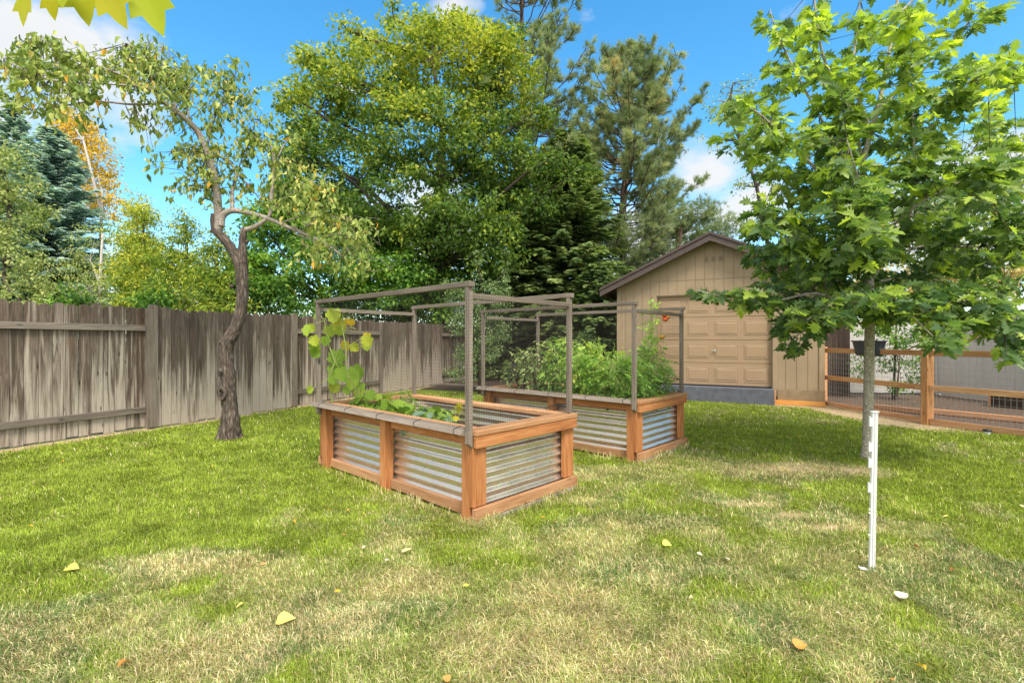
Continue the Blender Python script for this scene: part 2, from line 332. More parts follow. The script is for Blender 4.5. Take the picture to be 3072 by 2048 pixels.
# foliage ramps (dark .. light .. turned)
L_peach = leaf_mat('peach_leaf', [(0, (.06, .10, .025)), (.45, (.15, .195, .045)), (.8, (.28, .30, .085)), (.95, (.34, .26, .08)), (1, (.60, .24, .03))], .35)
L_oak = leaf_mat('oak_leaf', [(0, (.05, .10, .04)), (.4, (.12, .185, .06)), (.7, (.26, .34, .06)), (1, (.46, .54, .06))], .5, .42, .45)
L_maple = leaf_mat('maple_leaf', [(0, (.045, .08, .02)), (.35, (.085, .155, .03)), (.65, (.215, .27, .045)), (.9, (.42, .42, .055)), (1, (.52, .34, .04))], .46)
L_dense = leaf_mat('dense_green_leaf', [(0, (.03, .075, .015)), (.5, (.075, .16, .028)), (.9, (.19, .30, .045)), (1, (.45, .38, .05))], .45)
L_pine = leaf_mat('pine_needle', [(0, (.05, .072, .038)), (.5, (.115, .14, .072)), (.85, (.22, .225, .12)), (1, (.25, .17, .08))], .34, .6)
L_spruce = leaf_mat('spruce_needle', [(0, (.02, .034, .013)), (.5, (.05, .075, .027)), (1, (.13, .155, .055))], .34, .6)
L_blue = leaf_mat('blue_spruce_needle', [(0, (.05, .085, .085)), (.5, (.12, .18, .185)), (1, (.27, .35, .35))], .34, .6)
L_pale = leaf_mat('pale_leaf', [(0, (.10, .15, .045)), (.5, (.23, .28, .09)), (1, (.42, .42, .16))], .35)
L_gold = leaf_mat('golden_leaf', [(0, (.35, .26, .05)), (.5, (.60, .42, .07)), (1, (.75, .42, .08))], .4)
L_ygreen = leaf_mat('yellow_green_leaf', [(0, (.045, .09, .015)), (.4, (.12, .185, .025)), (.75, (.28, .33, .045)), (1, (.60, .48, .07))], .35)
L_shrub = leaf_mat('grey_green_leaf', [(0, (.06, .11, .045)), (.5, (.15, .22, .09)), (1, (.30, .37, .17))], .3)
L_squash = leaf_mat('squash_leaf', [(0, (.11, .22, .03)), (.5, (.27, .42, .055)), (.8, (.50, .55, .06)), (1, (.75, .48, .03))], .4, .5)
L_tomato = leaf_mat('tomato_leaf', [(0, (.05, .11, .025)), (.5, (.14, .25, .05)), (.85, (.30, .42, .08)), (1, (.48, .50, .10))], .35)
L_pepper = leaf_mat('pepper_leaf', [(0, (.045, .075, .03)), (.5, (.12, .17, .06)), (1, (.28, .31, .12))], .3)
L_over = leaf_mat('overhead_leaf', [(0, (.33, .40, .02)), (.6, (.50, .55, .03)), (1, (.62, .50, .03))], .5, .5)
L_litter = leaf_mat('dry_leaf', [(0, (.12, .04, .02)), (.2, (.30, .12, .04)), (.4, (.55, .26, .10)), (.6, (.70, .36, .03)), (.8, (.78, .60, .08)), (1, (.80, .68, .52))], .15, .6)
def colr_mat(name, rough=.8, trans=0, bmp=0):
    m, nt, p, out = new_mat(name); c = attr(nt, 'colr').outputs['Color']
    if bmp:
        tc = nt.nodes.new('ShaderNodeTexCoord'); n = noise(nt, tc.outputs['Object'], 60, 6, .7); c = mixc(nt, .55, c, mixc(nt, n, (.25, .22, .16), (1, 1, 1)), 'MULTIPLY'); bump(nt, p, n, bmp, .02)
    nt.links.new(c, p.inputs['Base Color']); p.inputs['Roughness'].default_value = rough; p.inputs['Specular IOR Level'].default_value = .15
    if trans:
        tr = nt.nodes.new('ShaderNodeBsdfTranslucent'); nt.links.new(c, tr.inputs[0]); mx = nt.nodes.new('ShaderNodeMixShader'); mx.inputs[0].default_value = trans
        nt.links.new(p.outputs[0], mx.inputs[1]); nt.links.new(tr.outputs[0], mx.inputs[2]); nt.links.new(mx.outputs[0], out.inputs[0])
    return m
M_lawn = colr_mat('lawn_thatch', bmp=.6); M_blade = colr_mat('grass_blade', .6, .3)
# ------------------------------------------------------------------ ground, lawn, mulch
FP = [Vector(p) for p in ((-8.0, 2.6), (-6.8, 5.15), (-5.64, 7.7), (-4.5, 10.2), (-3.4, 12.85), (-2.25, 15.5), (-1.2, 18.2))]     # left fence posts
WP = [Vector(p) for p in ((6.6, 10.5), (6.8, 8.1), (7.7, 5.85), (8.6, 3.6))]                                                # wire fence posts
GO = Vector((.4034 * 11.3, 11.3)); GD = Vector((math.cos(R(28)), -math.sin(R(28)))); GN = Vector((GD.y, -GD.x))   # garage: ridge foot, along face, outward
def fence_dist(x, y):                    # distance to the right of the left fence line
    a_, b_ = FP[0], FP[-1]; d = (b_ - a_).normalized(); return (x - a_.x) * d.y - (y - a_.y) * d.x
def garage_front(x, y): return (x - GO.x) * GN.x + (y - GO.y) * GN.y
def wire_dist(x, y):                     # >0 on the lawn side
    xl = np.where(y > 8.1, 6.6 + (10.5 - y) * .083, 6.8 + (8.1 - y) * .4); return xl - x
PATCH = [(2240, 1512, .26, .10), (2350, 1545, .30, .09), (2500, 1582, .26, .08), (1690, 1790, .3, .2), (2400, 1400, .75, .3), (2560, 1410, .55, .3), (2330, 1420, .5, .25), (1740, 1890, .22, .14), (2080, 1960, .16, .1), (1980, 1740, .16, .1), (1600, 2000, .28, .15), (1900, 2000, .2, .1),
         (560, 1690, .3, .2), (1230, 1750, .25, .15), (800, 1700, .3, .2), (650, 1960, .25, .15), (1720, 1420, .3, .2), (1450, 1960, .2, .1), (1060, 1880, .2, .12)]
PATCHW = [(*G(a_, b_)[:2], c, d) for a_, b_, c, d in PATCH]
LUSH = [(*G(a_, b_)[:2], c, d) for a_, b_, c, d in ((2380, 1320, 1.5, .8), (2850, 1420, 1.3, .7), (1000, 1420, .9, .8), (300, 1500, 1.2, .7), (850, 1330, 1.6, 1.0), (2480, 1700, .25, .2), (1700, 1560, .35, .25), (2650, 1760, .3, .2), (60, 1760, .35, .5), (2330, 1470, .35, .15))]
DARKP = [(*G(a_, b_)[:2], c, d) for a_, b_, c, d in ((1750, 1520, .5, .35), (1500, 1600, .35, .25), (2150, 1400, .7, .18), (1250, 1540, .5, .25), (1640, 1470, .4, .3))]
def lawn_colour(x, y, blade=False):
    dry = .31 - .10 * sstep(3.2, 6.0, y) - .32 * sstep(-.5, -2.2, x) * sstep(2.2, 3.2, y) + (fbm(x, y, 1.3, 3) - .5) * .7 + (fbm(x, y, 3.2, 9, 5) - .5) * 1.5
    dry = dry + .12 * np.exp(-((y - 2.4) / .7) ** 2) - .25 * sstep(8, 10, y)
    for cx, cy, rx, am in LUSH: dry = dry - am * .75 * np.exp(-(((x - cx) / rx) ** 2 + ((y - cy) / rx) ** 2) * 1.2)
    for cx, cy, rx, ry in PATCHW: dry = dry + .8 * np.exp(-(((x - cx) / rx) ** 2 + ((y - cy) / (ry + .05 * rx)) ** 2))
    fd = fence_dist(x, y); bare = sstep(.42, .22, fd + (fbm(x, y, 3, 5) - .5) * .3)
    gf = garage_front(x, y); wd = wire_dist(x, y)
    b2 = sstep(.95, .6, wd + (fbm(x, y, 3, 8) - .5) * .5) * sstep(7.0, 7.8, y); b3 = sstep(.45, .2, gf + (fbm(x, y, 3, 2) - .5) * .3) * sstep(5.0, 5.4, x)
    bare = np.maximum(bare, np.maximum(b2, b3))
    for cx, cy, rx, ry in PATCHW[:3] + PATCHW[4:6]: bare = np.maximum(bare, 1.0 * np.exp(-(((x - cx) / rx) ** 2 + ((y - cy) / (ry + .03)) ** 2) * 2.0) * (fbm(x, y, 6, 4) * 1.6))
    dk = 0
    for cx, cy, rx, ry in DARKP: dk = np.maximum(dk, .5 * np.exp(-(((x - cx) / rx) ** 2 + ((y - cy) / ry) ** 2)))
    return np.clip(dry, 0, 1), np.clip(bare, 0, 1), dk
g_green = np.array((.29, .38, .055)); g_lush = np.array((.19, .30, .04)); g_dry = np.array((.74, .63, .27)); g_bare = np.array((.58, .44, .27)); g_olive = np.array((.36, .42, .13)); g_cool = np.array((.13, .23, .07))
def mix3(a, b, t): return a * (1 - t[:, None]) + b * t[:, None]
gr = MB(); gr.add([(-400, -60, -.02), (400, -60, -.02), (400, 900, -.02), (-400, 900, -.02)], [(0, 1, 2, 3)]); M_ground = plain('earth', (.09, .10, .045), .95, var=.3, scale=.5)
tag(gr.build('ground', M_ground), 'bare brown and green earth running back under the trees', kind='structure')
nx, ny = 260, 330; xs = np.linspace(-8.5, 9.5, nx); ys = np.linspace(.2, 19, ny); X, Y_ = np.meshgrid(xs, ys); X = X.ravel(); Y_ = Y_.ravel()
dry, bare, dk = lawn_colour(X, Y_)
C_ = mix3(np.tile(g_green * .6, (len(X), 1)), g_dry * .62, dry * .9); C_ = mix3(C_, g_bare, bare)
i = np.arange(nx - 1)[None] + np.arange(ny - 1)[:, None] * nx; i = i.ravel(); cx_ = X[i] + .03; cy_ = Y_[i] + .03
keep = (fence_dist(cx_, cy_) > -.05) & (wire_dist(cx_, cy_) > -.03); i = i[keep]
q = np.stack([i, i + 1, i + 1 + nx, i + nx], 1)
tag(npmesh('lawn', np.stack([X, Y_, (fbm(X, Y_, .8, 6) - .5) * .012], 1), q.ravel(), np.full(len(q), 4), M_lawn, colr=C_), 'mown lawn of mixed green and straw coloured turf', kind='structure')
mu = MB(); mu.add([(6.55, 10.6, -.006), (6.78, 8.1, -.006), (8.7, 3.4, -.006), (13, 3.4, -.006), (13, 13.6, -.006), (6.55, 13.6, -.006)], [(0, 1, 2, 3, 4, 5)])
tag(mu.build('mulch_bed', plain('brown_mulch', (.105, .07, .048), .95, var=.6, scale=25, bmp=1)), 'brown mulch and leaf litter behind the wire fence', kind='structure')
sb = MB(); sb.add([W(1300, 1160, 13.0)[:2] + (.002,) if False else (-2.6, 13.9, .012), (-.2, 13.1, .012), (2.2, 12.6, .012), (3.5, 14.5, .012), (-1.5, 18, .012)], [(0, 1, 2, 3, 4)])
tag(sb.build('planting_bed', M_soil), 'dark soil under the shrubs at the back of the lawn', kind='structure')
def grass():
    P = []; S = []
    zones = [(1.7, 2.6, 27000, .85), (2.6, 3.8, 15000, 1.0), (3.8, 5.6, 7500, 1.3), (5.6, 8.0, 3000, 1.9), (8.0, 13.0, 800, 3.2)]
    for y0, y1, dens, ws in zones:
        x1 = 1.07 * y1 + .2; n = int((y1 - y0) * 2 * x1 * dens); x = rng.uniform(-x1, x1, n); y = rng.uniform(y0, y1, n)
        k = (np.abs(x) < 1.07 * y + .25); P.append(np.stack([x[k], y[k]], 1)); S.append(np.full(k.sum(), ws))
    P = np.concatenate(P); S = np.concatenate(S); x, y = P.T
    k = (fence_dist(x, y) > .05) & (wire_dist(x, y) > .03) & ((garage_front(x, y) > .3) | (x < 2.3))
    for ox, oy, rz in BEDS:
        c, s = math.cos(rz), math.sin(rz); u = (x - ox) * c + (y - oy) * s; v = -(x - ox) * s + (y - oy) * c
        k &= ~((u > .0) & (u < 1.3) & (v > -.03) & (v < 2.44))
    x = x[k]; y = y[k]; S = S[k]; dry, bare, dk = lawn_colour(x, y)
    k = rng.random(len(x)) > bare * .93; x, y, S, dry, bare, dk = (q_[k] for q_ in (x, y, S, dry, bare, dk)); n = len(x)
    edge = np.zeros(n)
    for ox, oy, rz in BEDS:
        c, s = math.cos(rz), math.sin(rz); u = (x - ox) * c + (y - oy) * s; v = -(x - ox) * s + (y - oy) * c
        dd_ = np.hypot(np.maximum(np.maximum(-u, u - 1.26), 0), np.maximum(np.maximum(-v - .05, v - 2.44), 0)); edge = np.maximum(edge, sstep(.14, .02, dd_))
    edge = np.maximum(edge, .8 * sstep(.10, .0, np.abs(fence_dist(x, y) - .30))) * (rng.random(n) < .6)
    isdry = rng.random(n) < (dry * .58 + .04 + .3 * edge)
    h = (.018 + .024 * rng.random(n)) * (1 - .35 * bare) * (1 + 1.0 * (fbm(x, y, 8, 12) - .5)) * np.where(S > 1.8, 1.25, 1.0) * (1 + 1.3 * edge); wd = .0016 * S * rng.uniform(.7, 1.3, n)
    th = fbm(x, y, 3.5, 14) * 7 + rng.normal(0, 1.5, n); lean = rng.uniform(.25, 1.25, n) + .25 * isdry
    d = np.stack([np.cos(th), np.sin(th)], 1); sd = np.stack([-np.sin(th + rng.normal(0, .6, n)), np.cos(th)], 1) * wd[:, None]
    b = np.stack([x, y], 1); z0 = -.004 + np.zeros(n)
    m_ = b + d * (h * lean * .38)[:, None]; t = b + d * (h * lean)[:, None]
    V = np.stack([np.c_[b - sd, z0], np.c_[b + sd, z0], np.c_[m_ + sd * .8, h * .62], np.c_[m_ - sd * .8, h * .62], np.c_[t, h * (1.05 - .35 * np.minimum(lean, 1.2))]], 1).reshape(-1, 3)
    r1 = rng.random(n); g = mix3(np.tile(g_green, (n, 1)), g_lush, r1 * .7); lu = sstep(.45, .1, dry); g = mix3(g, g_olive, np.clip((1 - lu) * (.35 + .5 * rng.random(n)), 0, 1))
    yel = np.array((.46, .52, .04)); g = mix3(g, g_cool, (1 - lu) * sstep(.42, .62, fbm(x, y, 2.2, 41)) * .75); g = mix3(g, yel, lu * .30 * rng.random(n) + lu * .22 * fbm(x, y, 1.2, 22))
    dcol = mix3(np.tile(g_dry, (n, 1)), np.array((.80, .71, .44)), rng.random(n)); dcol = mix3(dcol, np.array((.42, .27, .13)), (rng.random(n) < .22) * .8)
    cl = .62 + .75 * fbm(x, y, 9, 31, 3); h_ = None
    c = np.where(isdry[:, None], dcol, g) * cl[:, None] * rng.uniform(.62, 1.35, n)[:, None]; c = np.clip(c, 0, 1)
    Fi = (np.array([0, 1, 2, 3, 3, 2, 4])[None] + np.arange(n)[:, None] * 5).ravel()
    o = npmesh('grass', V, Fi, np.tile([4, 3], n), M_blade, colr=np.repeat(c, 5, 0))
    tag(o, 'short mown grass blades, green mixed with dry straw', 'grass', kind='stuff'); print('blades', n)
BED1 = (-.288, 3.668, R(47.0)); BED2 = (1.388, 5.495, R(47.6)); BEDS = [BED1, BED2]
grass()

# ------------------------------------------------------------------ left fence
def picket(mb, p, t, nrm, wd, h, z0, off, thick=.018, lean=0):
    # p: centre foot (2D), t: along, nrm: normal; rounded dog-ear head
    rr = random.uniform(0, 60); out = [(-wd / 2, z0), (wd / 2, z0), (wd / 2, h - wd * .30), (wd * .40, h - wd * .12), (wd * .22, h - .008), (0, h), (-wd * .22, h - .008), (-wd * .40, h - wd * .12), (-wd / 2, h - wd * .30)]
    V = []; g = []
    for k in (0, 1):
        for s_, z in out:
            q_ = p + t * (s_ + lean * z) + nrm * (off + k * thick); V.append((q_.x, q_.y, z)); g.append((z + rr, s_ + rr * .7, k * thick + rr))
    n = len(out); Fc = [tuple(range(n))[::-1], tuple(range(n, 2 * n))] + [(j, (j + 1) % n, n + (j + 1) % n, n + j) for j in range(n)]
    mb.add(V, Fc, g)
def left_fence():
    root = empty('picket_fence', (FP[2].x, FP[2].y, 0)); tag(root, 'tall weathered grey brown picket fence with rounded tops along the left side', 'fence')
    inv = Matrix.Translation(-root.location)
    def B(mb, name, mat, bevel=0):
        mb.v = [(v[0] - root.location.x, v[1] - root.location.y, v[2]) for v in mb.v]; return mb.build(name, mat, root, bevel)
    for k in range(len(FP) - 1):
        a_, b_ = FP[k], FP[k + 1]; L = (b_ - a_).length; t = (b_ - a_) / L; nrm = Vector((t.y, -t.x))   # nrm points to the lawn
        front = k % 2 == 0; mb = MB(); s_ = .0; top = 1.88
        while s_ < L:
            wd = random.uniform(.132, .143); off = (.05 if front else -.068) + random.uniform(-.006, .006)
            picket(mb, a_ + t * (s_ + wd / 2), t, nrm, wd, top + random.uniform(-.022, .022), .03 + random.uniform(-.02, .015), off, lean=random.uniform(-.002, .002)); s_ += wd + random.uniform(.005, .012)
        B(mb, 'picket_panel', M_fence2 if front else M_fence)
        for z in (.30, 1.56):
            m2 = MB(); o_ = nrm * (.026 if front else -.022)
            m2.bar((*(a_ + t * .05 + o_), z), (*(b_ - t * .05 + o_), z - .0), .04, .09); B(m2, 'rail', M_rail, .004)
    for k, p in enumerate(FP):
        t = (FP[min(k + 1, len(FP) - 1)] - FP[max(k - 1, 0)]).normalized(); M = Matrix.Translation((*p, 0)) @ Matrix.Rotation(math.atan2(t.y, t.x), 4, 'Z')
        m2 = MB(); m2.box(-.045, .045, -.045, .045, -.2, 1.86, M); B(m2, 'post', M_rail, .004)
        if k in (2, 3):                                   # cover board at the end of the panel
            nrm = Vector((t.y, -t.x)); m2 = MB(); picket(m2, p - t * (.0 if k == 2 else .04), t, nrm, .14, 1.93, .03, .052 if k == 3 else .075, .02); B(m2, 'cover_board', M_grey)
left_fence()

# ------------------------------------------------------------------ raised beds with netting frames
def corrugated(mb, axis, fixed, a0, a1, z0, z1, sgn, pitch=.076, amp=.0105):
    n = int((z1 - z0) / pitch * 10); k = len(mb.v); m_ = 14
    for i in range(n + 1):
        z = z0 + (z1 - z0) * i / n; d = fixed + sgn * amp * math.sin(2 * math.pi * (z - z0) / pitch)
        for j in range(m_ + 1):
            s_ = a0 + (a1 - a0) * j / m_; dd = d + .0022 * math.sin(s_ * 17 + z * 9 + fixed * 40) + .0012 * math.sin(s_ * 41)
            p = (dd, s_, z) if axis == 'x' else (s_, dd, z); mb.v.append(p); mb.g.append((s_ + fixed * 10, dd, z))
    for i in range(n):
        for j in range(m_): mb.f.append((k + i * (m_ + 1) + j, k + i * (m_ + 1) + j + 1, k + (i + 1) * (m_ + 1) + j + 1, k + (i + 1) * (m_ + 1) + j))
WB, LB, HR = 1.26, 2.44, .695
def make_bed():
    r = empty('raised_bed', (0, 0, 0))
    for x0 in (0, WB - .09):                              # 4x4 posts
        for y0 in (.042, LB / 2 - .045, LB - .132): MB().box(x0, x0 + .09, y0, y0 + .09, -.05, .655).build('post', M_cedar, r, .005)
    for e_ in (0, 1):                                     # ends
        def Y(a_, b_): return (a_, b_) if not e_ else (LB - b_, LB - a_)
        for x0 in (.0, WB - .14): MB().box(x0, x0 + .14, *Y(.002, .04), .118, .563).build('upright_board', M_cedar, r, .004)
        MB().box(-.012 * (1 - e_), WB + .012, *Y(-.038, .0), .03, .116).build('bottom_board', M_cedar_pale, r, .004)
        MB().box(.0, WB, *Y(-.038, .0), .565, .655).build('fascia_board', M_cedar, r, .004)
        MB().box(-.004, WB + .004, *Y(-.044, .10), .657, HR).build('cap_board', M_cap, r, .005)
        mb = MB(); corrugated(mb, 'y', Y(.055, .055)[0], .05, WB - .05, .05, .655, 1); mb.build('corrugated_panel', M_metal, r, smooth=True)
    for e_ in (0, 1):                                     # long sides
        def X_(a_, b_): return (a_, b_) if not e_ else (WB - b_, WB - a_)
        for y0, y1 in ((.134, LB / 2 - .047), (LB / 2 + .047, LB - .134)):
            MB().box(*X_(.055, .093), y0, y1, .02, .105).build('bottom_board', M_cedar_pale, r, .004)
            MB().box(*X_(.055, .093), y0, y1, .567, .653).build('fascia_board', M_cedar, r, .004)
        MB().box(*X_(.0, .14), .102, LB - .102, .657, HR).build('cap_board', M_cap, r, .005)
        mb = MB(); corrugated(mb, 'x', X_(.106, .106)[0], .06, LB - .06, .03, .655, 1); mb.build('corrugated_panel', M_metal, r, smooth=True)
    n = 26; mb = MB()
    for i in range(n + 1):
        for j in range(n + 1):
            x = .12 + (WB - .24) * i / n; y = .075 + (LB - .15) * j / n; mb.v.append((x, y, .47 + .02 * math.sin(i * 1.7 + j) * math.cos(j * 1.3) + random.uniform(-.008, .008))); mb.g.append(mb.v[-1])
    mb.f = [(i * (n + 1) + j, (i + 1) * (n + 1) + j, (i + 1) * (n + 1) + j + 1, i * (n + 1) + j + 1) for i in range(n) for j in range(n)]
    mb.build('soil', M_soil, r, smooth=True)
    return r
def net(mb, axis, fixed, a0, a1, z0, z1, sp=.0254, wd=.00038):
    def p(s_, z, d): return (fixed + d, s_, z) if axis == 'x' else (s_, fixed + d, z)
    def wire(s0, z0_, s1, z1_, vert, bow):
        N_ = 7; k = len(mb.v)
        for i in range(N_):
            t = i / (N_ - 1); s_ = s0 + (s1 - s0) * t; z = z0_ + (z1_ - z0_) * t; o_ = bow * math.sin(t * math.pi)
            ds, dz = (wd, 0) if vert else (0, wd)
            w1 = .0018 * math.sin(s_ * 23 + z * 3); w2 = .0018 * math.sin(z * 19 + s_ * 5)
            for sd, sz, dd in ((-1, -1, -wd), (1, 1, -wd), (1, 1, wd), (-1, -1, wd)): q_ = p(s_ + ds * sd + w2, z + dz * sz + w1, dd + o_); mb.v.append(q_); mb.g.append(q_)
        for i in range(N_ - 1):
            for j in range(4): mb.f.append((k + i * 4 + j, k + i * 4 + (j + 1) % 4, k + (i + 1) * 4 + (j + 1) % 4, k + (i + 1) * 4 + j))
    n = int((a1 - a0) / sp)
    for i in range(n + 1): s_ = a0 + i * sp + random.uniform(-.001, .001); wire(s_, z0, s_ + random.uniform(-.002, .002), z1, True, .004)
    n = int((z1 - z0) / sp)
    for i in range(n + 1): z = z0 + i * sp; wire(a0, z, a1, z, False, .004)
def make_frame():
    r = empty('netting_frame', (0, 0, 0)); T = 1.80
    for y0 in (.0, LB - .04): # front posts hang outside the bed, cut to a slant at the foot
        mb = MB(); mb.box(-.044, -.004, y0, y0 + .042, .60, T - .042)
        mb.add([(-.044, y0, .60), (-.004, y0, .60), (-.004, y0 + .042, .60), (-.044, y0 + .042, .60), (-.004, y0, .565), (-.004, y0 + .042, .565)], [(0, 4, 1), (3, 2, 5), (0, 3, 5, 4), (1, 4, 5, 2)]); mb.build('post', M_grey, r)
    for y0 in (.0, LB - .04): MB().box(WB - .06, WB - .02, y0, y0 + .042, HR, T - .042).build('post', M_grey, r, .003)
    MB().box(-.046, -.002, -.02, LB + .02, T - .041, T).build('top_rail', M_grey, r, .003)
    MB().box(WB - .062, WB - .018, -.02, LB + .02, T - .041, T).build('top_rail', M_grey, r, .003)
    for y0 in (0.001, LB - .039): MB().box(-.003, WB - .061, y0, y0 + .04, 1.675, 1.715).build('top_rail', M_grey, r, .003)
    mb = MB(); rr = random.uniform(0, 40)                 # bevelled bottom rail
    pr = [(-.085, .668), (-.045, .655), (-.002, .664), (-.002, .70), (-.012, .712), (-.07, .694)]
    V = [(x, y, z) for y in (.045, LB + .07) for x, z in pr]; g = [(v[1] + rr, v[0], v[2]) for v in V]
    mb.add(V, [tuple(range(6)), tuple(range(6, 12))[::-1]] + [(i, i + 6, (i + 1) % 6 + 6, (i + 1) % 6) for i in range(6)], g); mb.build('bottom_rail', M_grey, r)
    for y in (.12, .62, 1.18, 1.75, 2.30):
        q_ = [(-.0875, .664), (-.043, .6515), (.001, .66), (.001, .703), (-.01, .7155), (-.072, .698)]
        mb = MB(); mb.tube([(x, y + .012 * (i % 3), z) for i, (x, z) in enumerate(q_ + q_[:1])], .0028, 5); mb.build('wire_tie', M_black, r)
    mb = MB(); net(mb, 'x', -.0475, .0, LB + .02, .70, T - .004); mb.build('netting', M_wire, r)
    mb = MB(); net(mb, 'x', WB - .0165, .0, LB + .02, HR + .005, T - .004); mb.build('netting', M_wire, r)
    for y in (-.0012, LB + .0035): mb = MB(); net(mb, 'y', y, -.04, WB - .03, HR + .005, 1.712); mb.build('netting', M_wire, r)
    return r
def copy_tree(o, parent=None):
    c = o.copy(); col.objects.link(c); c.parent = parent
    for ch in o.children: copy_tree(ch, c)
    return c
bed = make_bed(); bed.location = (BED1[0], BED1[1], 0); bed.rotation_euler.z = BED1[2]
tag(bed, 'near cedar and corrugated steel raised garden bed holding a yellowing squash vine', 'garden bed', 'raised garden beds')
bed2 = copy_tree(bed); bed2.location = (BED2[0], BED2[1], 0); bed2.rotation_euler.z = BED2[2]
tag(bed2, 'farther cedar and steel raised bed full of bushy tomato plants, nearer the garage', 'garden bed', 'raised garden beds')
fr = make_frame(); fr.location = bed.location; fr.rotation_euler = bed.rotation_euler
tag(fr, 'grey timber frame with wire netting over the near bed with the squash vine', 'netting frame', 'netting frames over the beds')
fr2 = copy_tree(fr); fr2.location = bed2.location; fr2.rotation_euler = bed2.rotation_euler
tag(fr2, 'grey timber frame with wire netting over the farther bed of tomatoes', 'netting frame', 'netting frames over the beds')
def L1(x, y, z, B=BED1):
    c, s = math.cos(B[2]), math.sin(B[2]); return Vector((B[0] + x * c - y * s, B[1] + x * s + y * c, z))
for k, (B, which) in enumerate(((BED1, 'near'), (BED2, 'farther'))):
    for j in range(3):
        o = MB().box(-.0, .40, -.05, .04, -.05, .027).build('paver', M_paver, None, .004); o.location = L1(.03 + j * .405, 0, 0, B); o.rotation_euler.z = B[2]
        tag(o, ('left', 'middle', 'right')[j] + ' flat grey paver under the end board of the %s raised bed' % which, 'paver', 'pavers under the bed ends')
# drip-line ends on the near bed's far corner
mb = MB()
for k in range(3):
    p0 = L1(WB - .02, .22 + .05 * k, .70); p1 = L1(WB - .10, .06 + .02 * k, .80 + .015 * k); p2 = L1(WB + .01, -.01, .70)
    mb.tube([p0.lerp(p1, t).lerp(p1.lerp(p2, t), t) for t in [i / 8 for i in range(9)]], .004, 5)
tag(mb.build('drip_tube', M_black, smooth=True), 'thin black irrigation tubes looping over the right corner of the near bed', 'irrigation tube')

